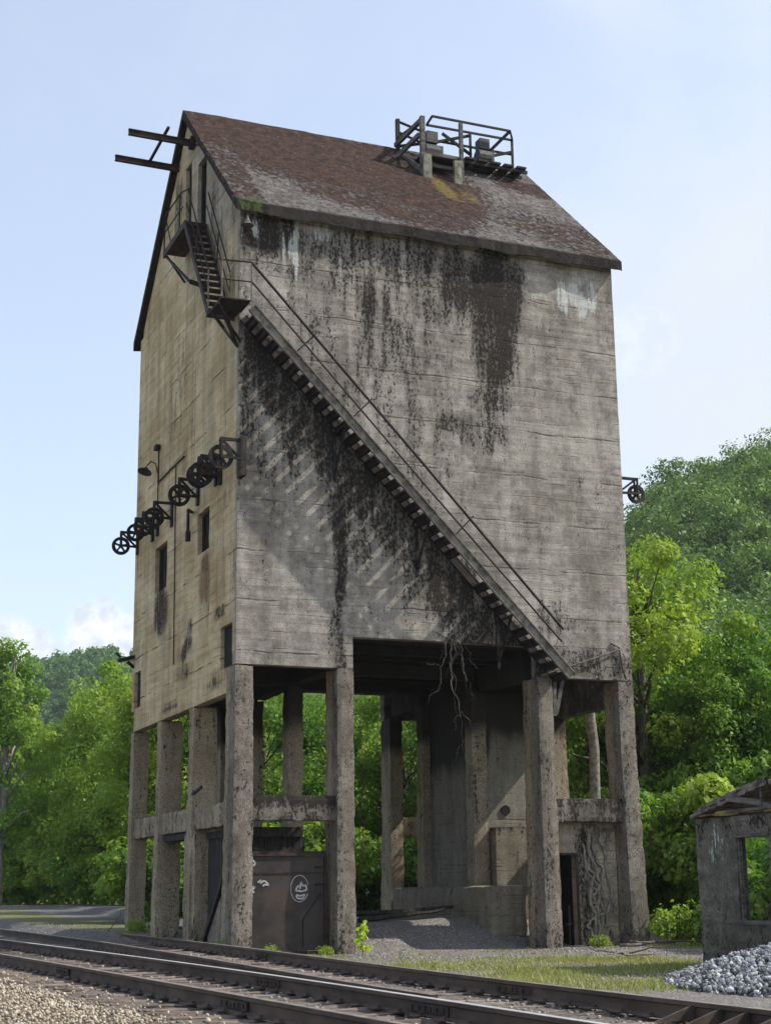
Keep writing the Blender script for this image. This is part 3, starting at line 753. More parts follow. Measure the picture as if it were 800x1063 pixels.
rail_line([(-.60,5.10,18.16),(-.60,5.10,19.2),(-.60,3.4,19.15),(-.60,2.6,18.9)], .02).build('handrail', M['blacksteel'], S2)
rail_line([(-.60,5.10,18.7),(-.60,3.2,18.66)], .016).build('middle_rail', M['blacksteel'], S2)
rail_line([(-.60,3.5,18.16),(-.60,3.5,19.15)], .02).build('rail_post', M['blacksteel'], S2)
rail_line([(-.60,4.4,18.16),(-.60,5.0,19.1)], .016).build('rail_post', M['blacksteel'], S2)
rail_line([(-.66,.0,15.95),(-.66,-.74,15.58),(.08,-.74,15.62)], .022).build('handrail', M['blacksteel'], S2)
rail_line([(-.66,-.74,15.10),(.08,-.74,15.12)], .018).build('middle_rail', M['blacksteel'], S2)
for x in (-.66, .07): rail_line([(x,-.74,14.66),(x,-.74,15.6)], .02).build('rail_post', M['stair'], S2)

# ------------------------------------------------------------------ hoist beams out of the gable top
H = thing('hoist_beams', (0,5.1,21.1), 'pair of rusty steel hoist beams with a cross tie sticking out of the gable peak', 'hoist beams')
for y in (4.37, 5.99):
    b = MB(); b.ibeam((-1.84,y,21.16),(.5,y,21.14),.11,.17,.02); b.build('beam', M['steel'], H)
b = MB(); b.bar((-.83,4.0,21.30),(-.83,6.1,21.28),.07,.06); b.build('cross_tie', M['blacksteel'], H)
b = MB(); b.box((-.14,4.22,21.02),(0.0,4.52,21.30)); b.tube([(-.12,4.2,21.1),(.0,3.9,20.85),(.0,3.5,20.8)],.02); b.build('bearing_block', M['blacksteel'], H)
# standing pipe beside the doors
# ------------------------------------------------------------------ chute pulleys
def pulley(Y, X, z, r, label, mount='gable', n=0):
    p = thing('chute_pulley', (X, Y, z), label, 'pulley', 'pulleys along the tower walls')
    w = MB(); w.ring((X,Y,z),(0,1,0), r*.70, r, .06, 26); w.ring((X,Y-.02,z),(0,1,0), r*.93, r*1.05, .018, 26); w.ring((X,Y+.03,z),(0,1,0), r*.93, r*1.05, .018, 26)
    w.ring((X,Y,z),(0,1,0), 0.0, r*.24, .10, 12)
    for k in range(5):
        a = 2*math.pi*(k+.15*n)/5 + .3; d = Vector((math.cos(a),0,math.sin(a)))
        w.bar(Vector((X,Y,z))+d*r*.2, Vector((X,Y,z))+d*r*.74, .05, r*.20, d.cross(Vector((0,1,0))))
    w.build('wheel', M['blacksteel'], p)
    s = 1 if mount == 'gable' else -1
    xw = 0.0 if mount == 'gable' else W
    k = MB(); k.bar((X-.03*s, Y, z+r+.16), (xw, Y, z+r+.16), .06, .07); k.bar((X+.05*s, Y, z+r+.12), (xw, Y, z-.05), .05, .05); k.bar((X,Y-.07,z),(xw,Y-.07,z-.02),.05,.06)
    k.box((xw-.05 if s > 0 else xw, Y-.09, z-.22), (xw if s > 0 else xw+.05, Y+.09, z+r+.24)); k.build('bracket', M['blacksteel'], p)
    h = MB(); h.bar((X,Y+.07,z+r+.18),(X,Y+.07,z-.05),.04,.05,(0,1,0)); h.bar((X,Y-.075,z+r+.18),(X,Y-.075,z-.05),.04,.05,(0,1,0)); h.build('hanger', M['blacksteel'], p)
    return p
pulley(9.85,-.50,10.95,.25,'iron pulley wheel farthest along the gable wall, seen against the sky beyond its edge')
pulley(8.05,-.50,10.95,.24,'iron pulley wheel second from the far gable edge, in front of another', n=1)
pulley(7.45,-.44,10.98,.25,'iron pulley wheel third from the far edge of the gable wall, half behind another', n=2)
pulley(5.94,-.50,10.90,.26,'iron pulley wheel in the middle of the gable row, above the left slit window', n=3)
pulley(3.37,-.50,10.88,.27,'iron pulley wheel up and left of the right slit window in the gable wall', n=4)
pulley(1.75,-.45,10.98,.29,'iron pulley wheel right above the slit window, rear one of a close pair', n=1)
pulley(1.35,-.50,10.92,.29,'iron pulley wheel right above the slit window, front one of a close pair', n=2)
c = pulley(-.30,-.50,10.90,.28,'iron pulley wheel on a bracket at the front corner of the tower', n=0)
k = MB(); k.box((-.03,-.36,10.5),(.10,-.012,11.40)); k.build('mounting_plate', M['steel'], c)
pulley(.30,W+.60,11.15,.24,'lone iron pulley wheel on the far right edge of the tower', mount='right')
k = thing('pulley_arm', (0,2.4,10.7), 'black iron swing arm hanging below the pulley left of the slit window', 'iron arm')
b = MB(); b.bar((-.28,3.3,10.5),(-.28,3.3,9.75),.06,.08,(0,1,0)); b.bar((-.28,3.3,10.5),(-.02,3.9,10.6),.06,.06); b.box((-.33,3.24,9.7),(-.22,3.36,9.95)); b.build('arm', M['blacksteel'], k)

# lamps and conduit
L1 = thing('gooseneck_lamp', (0,7.7,12.6), 'round enamel gooseneck lamp on the gable wall above the pulleys', 'lamp')
b = MB(); b.tube([(0.0,7.55,12.25),(-.02,7.55,12.55),(-.10,7.55,12.85),(-.22,7.6,12.92),(-.30,7.75,12.82)], .018); b.build('neck', M['blacksteel'], L1)
b = MB(); c0 = Vector((-.33,7.85,12.68)); ax = Vector((-.35,-.2,-1)).normalized(); u = ax.cross(Vector((0,1,0))).normalized(); v = ax.cross(u)
rings = [(.02,-.16),(.06,-.12),(.10,-.06),(.20,0),(.21,.02)]
for rr, h in rings:
    for q in range(16): a = 2*math.pi*q/16; b.v.append(tuple(c0 + ax*h + (u*math.cos(a)+v*math.sin(a))*rr))
for i in range(len(rings)-1):
    for q in range(16): b.f.append((i*16+q, i*16+(q+1)%16, (i+1)*16+(q+1)%16, (i+1)*16+q))
b.build('lamp_shade', M['grating'], L1)
L2 = thing('corner_lamp', (.2,-.2,17.0), 'small pale bell lamp hanging under the eave at the tower corner', 'lamp')
b = MB(); b.tube([(.12,-.18,17.12),(.12,-.2,17.02),(.12,-.2,16.95)],[.02,.03,.05],8); b.tube([(.12,-.2,16.95),(.12,-.2,16.84),(.12,-.2,16.80)],[.05,.10,.16],12); b.build('lamp_shade', M['oldwood'], L2)
K = thing('conduit', (0,6,12.3), 'thin dark conduit pipe bent across the gable wall above the pulley wheels', 'pipe')
b = MB(); b.tube([(-.03,7.5,13.35),(-.03,7.5,12.30),(-.03,4.75,12.32)], .022); b.box((-.14,7.40,13.25),(-.01,7.66,13.38)); b.tube([(-.03,7.5,12.3),(-.03,7.5,11.5)],.016); b.build('pipe', M['blacksteel'], K)
K = thing('conduit', (0,5.5,9), 'thin straight vertical conduit running down the middle of the gable wall', 'pipe')
b = MB(); b.tube([(-.02,5.62,12.28),(-.02,5.45,6.9)], .014); b.build('pipe', M['blacksteel'], K)
K = thing('scrap_bracket', (-.2,9.9,7.7), 'dark bent scrap of iron sticking out at the far lower edge of the gable', 'iron bracket')
b = MB(); b.bar((.0,9.95,7.75),(-.45,9.95,7.62),.16,.10); b.bar((-.40,9.95,7.72),(-.52,9.95,7.85),.10,.05); b.bar((-.2,9.95,7.6),(0,9.95,7.45),.08,.08); b.build('bracket', M['blacksteel'], K)

# ------------------------------------------------------------------ machinery platform on the roof
RP = thing('roof_platform', (8,4,21.5), 'railed timber and iron machinery platform perched on the roof near the ridge', 'platform')
def rz(y): return ZV + (y+OVY)*RISE
def post(x, y, z1, w, mat, name='post', z0=None):
    b = MB(); b.box((x-w/2,y-w/2,(rz(y)-.15) if z0 is None else z0),(x+w/2,y+w/2,z1)); b.build(name, M[mat], RP)
post(6.42,3.41,22.72,.13,'oldwood'); post(7.62,3.37,22.72,.10,'oldwood'); post(6.30,4.91,23.36,.11,'darkwood')
b = MB(); b.rough((6.36,3.22,20.55),(6.62,3.34,21.5),.2,.01,.02); b.build('footing_block', M['paleconc'], RP)
b = MB(); b.rough((7.30,3.18,20.5),(7.56,3.32,21.45),.2,.01,.02); b.build('footing_block', M['paleconc'], RP)
post(8.45,4.45,23.1,.06,'blacksteel'); post(9.90,4.55,23.2,.06,'blacksteel'); post(7.05,4.7,23.15,.07,'blacksteel')
def bars(name, L, w, h, mat):
    for a, c in L:
        b = MB(); b.bar(a, c, w, h); b.build(name, M[mat], RP)
bars('rail', [((6.98,3.92,23.10),(9.52,3.92,23.10)), ((7.10,4.6,23.18),(9.92,4.55,23.18)), ((6.98,3.92,23.10),(7.10,4.6,23.18)), ((9.52,3.92,23.10),(9.92,4.55,23.18)), ((7.1,4.6,22.72),(9.9,4.55,22.70)), ((6.3,4.91,23.3),(7.1,4.6,22.9)), ((6.3,4.9,22.95),(7.05,4.7,22.6))], .05, .06, 'blacksteel')
bars('brace', [((6.42,3.41,22.6),(6.30,4.91,22.75)), ((6.5,3.41,21.9),(6.36,4.9,22.5)), ((9.5,3.95,23.08),(8.8,4.4,22.3)), ((8.9,4.5,22.4),(9.85,4.5,22.75)), ((7.2,4.6,22.6),(8.5,4.5,23.05)), ((8.5,4.5,22.4),(7.6,4.6,23.0))], .06, .08, 'darkwood')
bars('brace', [((6.40,3.45,22.62),(6.26,5.0,22.55)), ((6.38,3.50,22.2),(5.95,4.3,21.75)), ((6.42,3.42,21.05),(6.3,4.8,22.2))], .10, .13, 'oldwood')
bars('deck_beam', [((6.45,3.42,21.60),(7.62,3.40,21.58)), ((6.6,3.6,21.35),(7.5,3.55,21.3)), ((6.5,3.8,21.6),(7.6,3.6,21.2))], .09, .11, 'oldwood')
b = MB(); b.box((6.5,3.5,21.655),(7.75,4.55,21.715)); b.build('deck', M['darkwood'], RP)
for k in range(5):
    x = 7.95 + k*.42; b = MB(); b.box((x,3.75,21.86),(x+.30,4.75,21.92)); b.build('deck_plank', M['darkwood'], RP)
for y in (3.85, 4.2): 
    b = MB(); b.bar((7.7,y,21.80),(10.0,y,21.80),.06,.10); b.build('deck_beam', M['blacksteel'], RP)
def motor(x, y, z, s, label):
    m = thing('hoist_motor', (x,y,z), label, 'machine')
    b = MB(); b.tube([(x-.22*s,y,z+.25*s),(x-.20*s,y,z+.25*s),(x+.20*s,y,z+.25*s),(x+.22*s,y,z+.25*s)],[.15*s,.24*s,.24*s,.15*s],14); b.build('drum', M['grating'], m)
    b = MB(); b.box((x-.26*s,y-.2*s,z-.06),(x+.26*s,y+.2*s,z+.06*s)); b.build('base', M['blacksteel'], m)
    b = MB(); b.box((x-.16*s,y-.16*s,z+.50*s),(x+.16*s,y+.16*s,z+.82*s)); b.box((x+.22*s,y-.05,z+.1*s),(x+.36*s,y+.05,z+.5*s)); b.build('gear_housing', M['grating'], m)
motor(7.0,4.15,21.75,1.1,'grey hoist motor at the left end of the roof platform')
motor(8.75,4.25,21.98,1.0,'grey hoist motor toward the right end of the roof platform')

# ------------------------------------------------------------------ roots and vines
def wander(p0, p1, n, j, seed, yj=.3):
    r_ = random.Random(seed); p0 = Vector(p0); p1 = Vector(p1); out = []
    off = Vector((0,0,0))
    for i in range(n+1):
        t_ = i/n; off += Vector((r_.gauss(0,j), r_.gauss(0,j*yj), r_.gauss(0,j*.3)))
        out.append(p0.lerp(p1, t_) + off*min(1, 4*t_*(1-t_)+.25*(t_>0)))
    return out
HR = thing('hanging_roots', (5.4,-.05,6.9), 'pale dry roots dangling over the wide opening in the tower front', 'roots')
for i, (a, c, r0, n) in enumerate([((5.38,-.04,7.0),(5.62,.10,5.1),.028,12),((5.62,.10,5.1),(5.70,.15,3.2),.016,14),((5.2,-.04,7.0),(5.0,.0,5.75),.02,8),((5.5,-.04,6.98),(5.85,.05,6.0),.02,8),((5.3,-.03,7.0),(4.45,-.03,7.35),.022,6),((5.65,.12,5.3),(5.92,.1,4.75),.012,6),((5.63,.12,5.25),(5.45,.1,4.8),.011,6),((4.72,-.02,6.38),(5.12,-.02,6.3),.018,4),((5.0,0,5.75),(4.75,.05,5.4),.012,5),((5.35,-.05,7.0),(5.2,.0,6.1),.010,9),((5.4,-.05,7.0),(5.75,.0,5.7),.009,10),((5.45,-.05,7.02),(6.05,.0,6.3),.010,9),((5.3,-.05,7.05),(5.05,-.02,6.5),.009,8),((5.7,.1,4.6),(5.5,.1,4.1),.008,7),((5.72,.12,4.3),(5.85,.12,3.8),.008,7),((5.38,-.05,6.9),(5.5,.05,5.2),.010,12),((5.85,.05,6.0),(5.75,.05,5.55),.009,5)]):
    b = MB(); P = wander(a, c, n+4, .045, 40+i); b.tube(P, list(np.linspace(r0*.72, r0*.35, len(P))), 5); b.build('root', M['root'] if i != 1 else M['darkwood'], HR)
VN = thing('climbing_vine', (9.2,.4,0), 'dead grey climbing vine stems covering the recessed wall in the right front bay', 'vine')
for i, (a, c, r0) in enumerate([((9.02,.40,2.68),(8.98,.40,-.2),.03),((9.25,.40,2.66),(9.12,.40,-.2),.035),((9.45,.41,2.6),(9.35,.40,-.2),.03),((9.15,.41,2.5),(9.75,.41,-.1),.022),((9.8,.42,2.6),(9.5,.41,2.1),.025),((9.3,.40,1.6),(9.7,.41,.6),.022),((9.9,.42,2.6),(9.7,.41,2.3),.02),((8.95,.41,2.2),(9.3,.4,-.2),.025),((9.35,.38,-.15),(9.6,.36,.55),.03),((9.75,.38,-.2),(9.62,.36,.55),.03),((9.1,.38,2.6),(9.2,.37,-.2),.03),((9.0,.39,1.9),(9.45,.38,.2),.024),((9.3,.38,2.65),(9.42,.38,1.3),.028),((9.42,.38,1.3),(9.2,.38,.6),.024)]):
    b = MB(); P = wander(a, c, 16, .06, 60+i, .1); b.tube(P, list(np.linspace(r0*1.25, r0, len(P))), 6); b.build('stem', M['vine'] if i % 3 else M['twig'], VN)
b = MB(); b.tube([(7.72,-.08,6.20),(8.8,-.12,6.55),(10.0,-.05,6.95)], .022, 5); CB = thing('slack_cable', (8.8,-.1,6.5), 'thin cable strung across the wall above the right front bay', 'cable'); b.build('cable', M['twig'], CB)
b = MB(); b.tube([(9.75,-.03,7.1),(9.98,-.04,7.0),(10.05,-.03,6.5),(10.15,-.03,6.2)], .02, 5); b.build('loose_end', M['steel'], CB)
PR = thing('prop_timber', (8.35,0,5.7), 'short pale timber prop wedged under the wall beside the right bay column', 'timber')
b = MB(); b.bar((8.18,.12,6.17),(8.16,.12,5.25),.09,.09,(0,1,0)); b.bar((8.45,.2,6.15),(8.2,.14,5.3),.10,.10,(0,1,0)); b.build('timber', M['oldwood'], PR)

# ------------------------------------------------------------------ railway
RXY = {1: [(-60,-2.6),(-30,-2.45),(-22.5,-2.37),(-19,-2.21),(-13.35,-1.93),(-8,-1.48),(-.03,-.96),(11.8,-.48),(31,-.16),(70,.1)],
       2: [(-19.3,-3.86),(-17.9,-3.79),(-14.2,-3.57),(-8.3,-3.15),(1.7,-2.62),(16.8,-2.3),(40,-1.9),(70,-1.5)],
       3: [(-60,-4.6),(-30,-4.28),(-22.5,-4.12),(-18.3,-4.01),(-14,-3.95),(-9,-3.97),(-4.9,-4.03),(4,-4.2),(20,-4.4),(70,-4.8)],
       4: [(-60,-5.0),(-30,-5.30),(-21.7,-5.38),(-16.7,-5.45),(-11.85,-5.52),(-5,-5.68),(6,-5.95),(30,-6.6),(70,-7.4)]}
RT = .16
def rx(k, y):
    L = RXY[k]; ys = [p[0] for p in L]; xs = [p[1] for p in L]
    return sum(np.interp(y + o, ys, xs) for o in (-3.5,-2,-.8,0,.8,2,3.5))/7 if k != 2 else sum(np.interp(y + o, ys, xs) for o in (-1.5,0,1.5))/3
prof = [(-.068,-.165),(.068,-.165),(.068,-.150),(.010,-.135),(.009,-.045),(.036,-.035),(.036,0),(-.036,0),(-.036,-.035),(-.009,-.045),(-.010,-.135),(-.068,-.150)]
def make_rail(k, y0, y1, label, head):
    ys = list(np.arange(y0, y1+.01, .8))
    t_ = thing('rail', (rx(k, y0), y0, RT-.165), label, 'rail', 'rails of the two joining tracks')
    body = MB(); n = len(prof)
    for y in ys:
        x = rx(k, y)
        for a, h in prof: body.v.append((x+a, y, RT+h))
    for i in range(len(ys)-1):
        for j in range(n):
            j2 = (j+1) % n; body.f.append((i*n+j, i*n+j2, (i+1)*n+j2, (i+1)*n+j))
    body.f.append(tuple(range(n))); body.f.append(tuple((len(ys)-1)*n + j for j in reversed(range(n))))
    body.build('rail_body', M['rail_rust'], t_)
    h = MB()
    for y in ys:
        x = rx(k, y)
        for a, hh in ((-.035,.001),(.035,.001),(.035,.005),(-.035,.005)): h.v.append((x+a, y, RT+hh))
    for i in range(len(ys)-1):
        for j in range(4):
            j2 = (j+1) % 4; h.f.append((i*4+j, i*4+j2, (i+1)*4+j2, (i+1)*4+j))
    h.build('running_surface', M[head], t_)
    return t_
r1 = make_rail(1, -40, 62, 'rusty rail nearest the tower, running past its gable columns', 'rail_dull')
r2 = make_rail(2, -19.2, 62, 'second rail from the tower, ending in a point blade against the third', 'rail_dull')
r3 = make_rail(3, -40, 62, 'third rail from the tower, its worn top shining silver', 'rail_shine')
r4 = make_rail(4, -40, 62, 'rail farthest from the tower, next to the pale ballast', 'rail_dull')
def joint(rail, k, y):
    x = rx(k, y); b = MB()
    for s in (-1, 1):
        b.box((x+s*.012 if s > 0 else x-.034, y-.45, RT-.13), (x+.034 if s > 0 else x-.012, y+.45, RT-.05))
        for q in (-.36,-.2,-.06,.06,.2,.36): b.box((x+s*.034-.012, y+q-.02, RT-.11), (x+s*.034+.012, y+q+.02, RT-.07))
    b.build('joint_bar', M['steel'], rail)
joint(r1, 1, -17.6); joint(r3, 3, -14.6); joint(r1, 1, -6.5); joint(r4, 4, -10.); joint(r3, 3, -19.6); joint(r4, 4, -18.)
for y in (-21.3,-21.75,-22.15,-22.6,-23.1):
    b = MB(); x = rx(1, y); b.add([(x-.02,y-.015,RT-.02),(x-.02,y-.015,RT-.15),(x-.42,y-.015,RT-.15),(x-.02,y+.015,RT-.02),(x-.02,y+.015,RT-.15),(x-.42,y+.015,RT-.15)],[(0,1,2),(5,4,3),(0,2,5,3),(0,3,4,1),(1,4,5,2)])
    b.build('rail_brace', M['rail_rust'], r1)
# tie plates with their spikes, parts of each rail
pb = MB(); pb.box((-.17,-.09,.001),(.17,.09,.014))
for q in (-1,1): pb.add([(q*.085-.016,-.04,.0138),(q*.085+.016,-.04,.0138),(q*.085+.016,-.005,.0138),(q*.085-.016,-.005,.0138),(q*.085-.016,-.04,.04),(q*.085+.016,-.04,.04),(q*.085+.016,-.005,.04),(q*.085-.016,-.005,.04)],[(4,5,6,7),(0,1,5,4),(1,2,6,5),(2,3,7,6),(3,0,4,7)])
plate0 = None
for k, rl in ((1,r1),(2,r2),(3,r3),(4,r4)):
    y = -24.5
    while y < 4:
        if not (k == 2 and y < -19):
            if plate0 is None: pl_ = plate0 = pb.build('tie_plate', M['rail_rust'])
            else: pl_ = plate0.copy(); COL.objects.link(pl_)
            pl_.parent = rl; pl_.location = Vector((rx(k, y), y, 0)) - rl.location
        y += .55
# sleepers
TG = 'wooden sleepers under the rails'
base_ties = []
for v in range(5):
    b = MB(); b.rough((-2.55,-.11,-.15),(2.55,.11,0), .14, .018, .03); 
    me_o = b.build('railway_sleeper', M['tie']); base_ties.append(me_o)
y = -27.0; i = 0
while y < 33:
    o = base_ties[i] if i < 5 else base_ties[i % 5].copy()
    if i >= 5: COL.objects.link(o)
    xa, xb = rx(4, y) - .62 - random.uniform(-.1,.6), rx(1, y) + .45
    o.location = ((xa+xb)/2, y, -.004 + random.uniform(-.012,.008)); o.rotation_euler = (random.gauss(0,.012), random.gauss(0,.003), random.gauss(0,.018)); o.scale = ((xb-xa)/5.1, random.uniform(.85,1.1), 1)
    tag(o, 'weathered wooden sleeper lying across under the rails in front of the tower', 'sleeper', TG)
    y += .55 + random.uniform(-.05,.05); i += 1

# ------------------------------------------------------------------ loose stone
def rock_variants(n=9):
    out = []
    for s in range(n):
        bpy_me = bpy.data.meshes.new('tmp'); import bmesh
        bm = bmesh.new(); r_ = random.Random(s)
        for q in range(11):
            d = Vector((r_.gauss(0,1), r_.gauss(0,1), r_.gauss(0,1))).normalized() * r_.uniform(.85, 1.1)
            bm.verts.new((d.x*r_.uniform(.8,1.15), d.y*r_.uniform(.75,1.05), d.z*.72))
        bmesh.ops.convex_hull(bm, input=bm.verts[:]); bm.verts.ensure_lookup_table()
        loose = [v_ for v_ in bm.verts if not v_.link_faces]; bmesh.ops.delete(bm, geom=loose, context='VERTS')
        bmesh.ops.triangulate(bm, faces=bm.faces[:])
        bm.to_mesh(bpy_me); bm.free()
        V = np.array([vv.co[:] for vv in bpy_me.vertices]); F = np.array([p.vertices[:] for p in bpy_me.polygons]); out.append((V, F)); bpy.data.meshes.remove(bpy_me)
    return out
ROCK = rock_variants()
def scatter_rocks(name, pts, sizes, mat, label, cat):
    VV = []; FF = []; TT = []; o = 0
    for p, s in zip(pts, sizes):
        V, F = ROCK[rng.integers(len(ROCK))]
        ax = rng.normal(size=3); ax /= np.linalg.norm(ax); a = rng.uniform(0, 6.28)
        m = np.array(Matrix.Rotation(a, 3, Vector(ax)))
        VV.append((V*s) @ m.T + np.array(p)); FF.append(F + o); TT.append(np.full(len(V), rng.beta(1.6,1.4))); o += len(V)
    ob = mesh_np(name, np.concatenate(VV), np.concatenate(FF), mat, tint=np.concatenate(TT))
    return tag(ob, label, cat, kind='stuff')
# pale ballast beside rail four
pts = []; sz = []
while len(pts) < 21000:
    y = rng.uniform(-27, 4); x = rx(4, y) - .35 - abs(rng.normal(0, 2.0)) - (0 if rng.random() < .85 else rng.uniform(0,3))
    if x > rx(4, y) - 1.0 - .5*fbm(y*.9, 3, 1, 3) and rng.random() < .93: continue
    if x < -13: continue
    s = rng.uniform(.013,.029); pts.append((x, y, gz(x, y) + .02 + rng.uniform(0,.035))); sz.append(s)
scatter_rocks('ballast', pts, sz, M['ballast'], 'pale beige ballast stones spread beside the nearest rail', 'ballast')
pts = []; sz = []
while len(pts) < 5200:
    y = rng.uniform(-25, 22); a, c = rx(4, y), rx(1, y); x = rng.uniform(a, c + .9)
    pts.append((x, y, gz(x, y) + .005)); sz.append(rng.uniform(.015,.036))
scatter_rocks('track_gravel', pts, sz, M['gravelstone'], 'brown grey stones lying between the rails and sleepers', 'gravel')
pts = []; sz = []
while len(pts) < 6000:
    y = rng.uniform(-13, 2.5); x = rng.uniform(-.6, 10.5)
    if fbm(x*.4, y*.4, 9, 3) < rng.uniform(-.5,.3) : continue
    pts.append((x, y, gz(x, y) + .004)); sz.append(rng.uniform(.012,.034))
scatter_rocks('yard_gravel', pts, sz, M['gravelstone'], 'grey gravel scattered on the ground in front of the tower', 'gravel')
# heap of crushed stone in front of the hut
PCX, PCY, PR0, PH = 5.5, -15.7, 3.75, 1.05
def heap(x, y):
    d = math.hypot((x-PCX)/1.0, (y-PCY)/1.15)/PR0
    return PH * max(0., 1-d**1.15) * (1 + .12*fbm(x*.8, y*.8, 3, 3))
hv = []; hf = []; n = 40
for j in range(n+1):
    for i in range(n+1):
        x = PCX + PR0*1.0*(2*i/n-1); y = PCY + PR0*1.15*(2*j/n-1); hh = heap(x, y); hv.append((x, y, gz(x,y) + hh - (.05 if hh <= 0 else .03)))
for j in range(n):
    for i in range(n): hf.append((j*(n+1)+i, j*(n+1)+i+1, (j+1)*(n+1)+i+1, (j+1)*(n+1)+i))
pts = []; sz = []
while len(pts) < 15000:
    x = PCX + rng.uniform(-1.05,1.05)*PR0; y = PCY + rng.uniform(-1.2,1.2)*PR0; h_ = heap(x, y)
    dd_ = math.hypot(x-PCX, (y-PCY)/1.15)/PR0
    if dd_ > 1.03 or (h_ <= 0.015 and rng.random() > .05): continue
    pts.append((x, y, gz(x, y) + h_ + rng.uniform(-.03,.04))); sz.append(rng.uniform(.022,.060))
st = scatter_rocks('stone_heap', pts, sz, M['newstone'], 'heap of fresh blue grey crushed stone in front of the ruined hut', 'stone heap')
hb = mesh_np('heap_core', hv, hf, M['gravelstone'], parent=st, smooth=True)

# ------------------------------------------------------------------ ruined hut
HX = 5.87
HU = thing('ruined_hut', (HX,-11.4,-.22), 'small dark concrete hut with an empty window and a broken gable roof', 'hut')
st_hut = lambda x,y,z: (.12 + .30*sstep(1.6,2.3,z) + .3*(1-sstep(-.2,.5,z)) - .35*blobs([(9.75-19.4-.1,1.95,.3,.35,1.)], y, z), .62*blobs([(-9.75,1.85,.36,.42,1.)], y, z), 0, 0, .42*blobs([(-9.75,1.85,.32,.5,1.)], y, z) + .1, 0)
b = MB(); panel(b, 'x', -13.85, -9.15, -.35, 2.32, HX, HX+.20, [(-11.28,-10.36,.57,1.95)], res=.12, amp=.02); b.build('front_wall', M['hut'], HU, st_hut)
b = MB(); panel(b, 'y', HX+.205, HX+3.4, -.35, 2.30, -9.16, -9.36, [(HX+.45,HX+2.6,.35,2.05)], res=.3); b.build('side_wall', M['hut'], HU, st_hut)
b = MB(); panel(b, 'y', HX+.205, HX+3.4, -.35, 2.30, -13.84, -13.64, [], res=.3); b.build('side_wall', M['hut'], HU, st_hut)
b = MB(); panel(b, 'x', -13.63, -9.37, -.35, 2.2, HX+3.4, HX+3.2, [(-13.2,-9.6,.3,3.0)], res=.4); b.build('back_wall', M['hut'], HU, st_hut)
f = MB(); f.box((HX-.03,-11.33,1.955),(HX+.06,-10.31,2.03)); f.box((HX+.03,-10.40,.57),(HX+.10,-10.362,1.95)); f.box((HX-.03,-11.3,.50),(HX+.08,-10.34,.565)); f.build('window_frame', M['oldwood'], HU)
RPK = 2.80
M['hutroof'] = mat_simple('mossy_slate', (.07,.058,.05), (.23,.195,.165), 6., .95, 0, bump=.9, c3=(.30,.265,.22))
for s in (1, -1):
    b = MB(); n_ = 22; m_ = 24
    for (a0, a1, xo, dz, th) in ((0, 1, -.10, 0, .06), (.05, .97, -.07, .065, .05), (.30, .9, -.05, .118, .04)):
        tp = {}; bt = {}
        for i in range(m_+1):
            for k in range(n_+1):
                t_ = a0 + (a1-a0)*k/n_; y = -11.5 + s*2.36*(1-t_) + s*.012*(t_ > .99); z = 2.33 + (RPK-2.33)*t_ + dz + .02*fbm(i*.35, k*.35, 3+dz*30, 3)
                x = HX + xo + (3.5-xo)*(i/m_)**1.6
                if i == 0: x += .07*fbm(k*.8, dz*40, s, 3)
                if k == 0: y += s*.06*fbm(i*.9, dz*30, s+3, 3)
                tp[i,k] = len(b.v); b.v.append((x,y,z+th)); bt[i,k] = len(b.v); b.v.append((x,y,z))
        fl = (lambda q: q) if s < 0 else (lambda q: tuple(reversed(q)))
        for i in range(m_):
            for k in range(n_):
                b.f.append(fl((tp[i,k],tp[i+1,k],tp[i+1,k+1],tp[i,k+1]))); b.f.append(fl((bt[i,k+1],bt[i+1,k+1],bt[i+1,k],bt[i,k])))
            b.f.append(fl((bt[i,0],bt[i+1,0],tp[i+1,0],tp[i,0])))
        for k in range(n_): b.f.append(fl((tp[0,k],tp[0,k+1],bt[0,k+1],bt[0,k])))
    b.build('roof_slope', M['hutroof'], HU)
M['moss'] = mat_simple('yellow_moss', (.14,.10,.03), (.30,.22,.07), 9., .95, 0, bump=.6)
b = MB(); b.rough((HX-.07,-13.8,2.325),(HX+.02,-9.2,2.43), .12, .03, .04); b.build('mossy_lintel', M['moss'], HU)
b = MB(); b.bar((HX-.1,-10.35,2.62),(HX-.05,-11.3,2.50),.10,.09); b.bar((HX-.05,-10.9,2.55),(HX-.02,-11.5,2.42),.09,.09); b.bar((HX,-11.2,2.38),(HX,-11.2,2.9),.05,.05,(0,1,0)); b.bar((HX-.02,-10.2,2.40),(HX-.02,-11.4,2.41),.12,.05); b.build('roof_timber', M['oldwood'], HU)
b = MB(); 
for i in range(9):
    P = wander((HX+.55+.03*i,-9.75-.07*i,-.2),(HX+.5+.04*i,-9.8+.22*math.sin(i*2.1)-.09*i,1.15+.3*math.sin(i*1.7)),10,.05,300+i,1.); b.tube(P, list(np.linspace(.022,.010,len(P))), 5)
b = b.build('dry_stems', M['vine']); tag(b, 'tangle of pale dry stems inside the hut, seen through its window', 'dry stems')

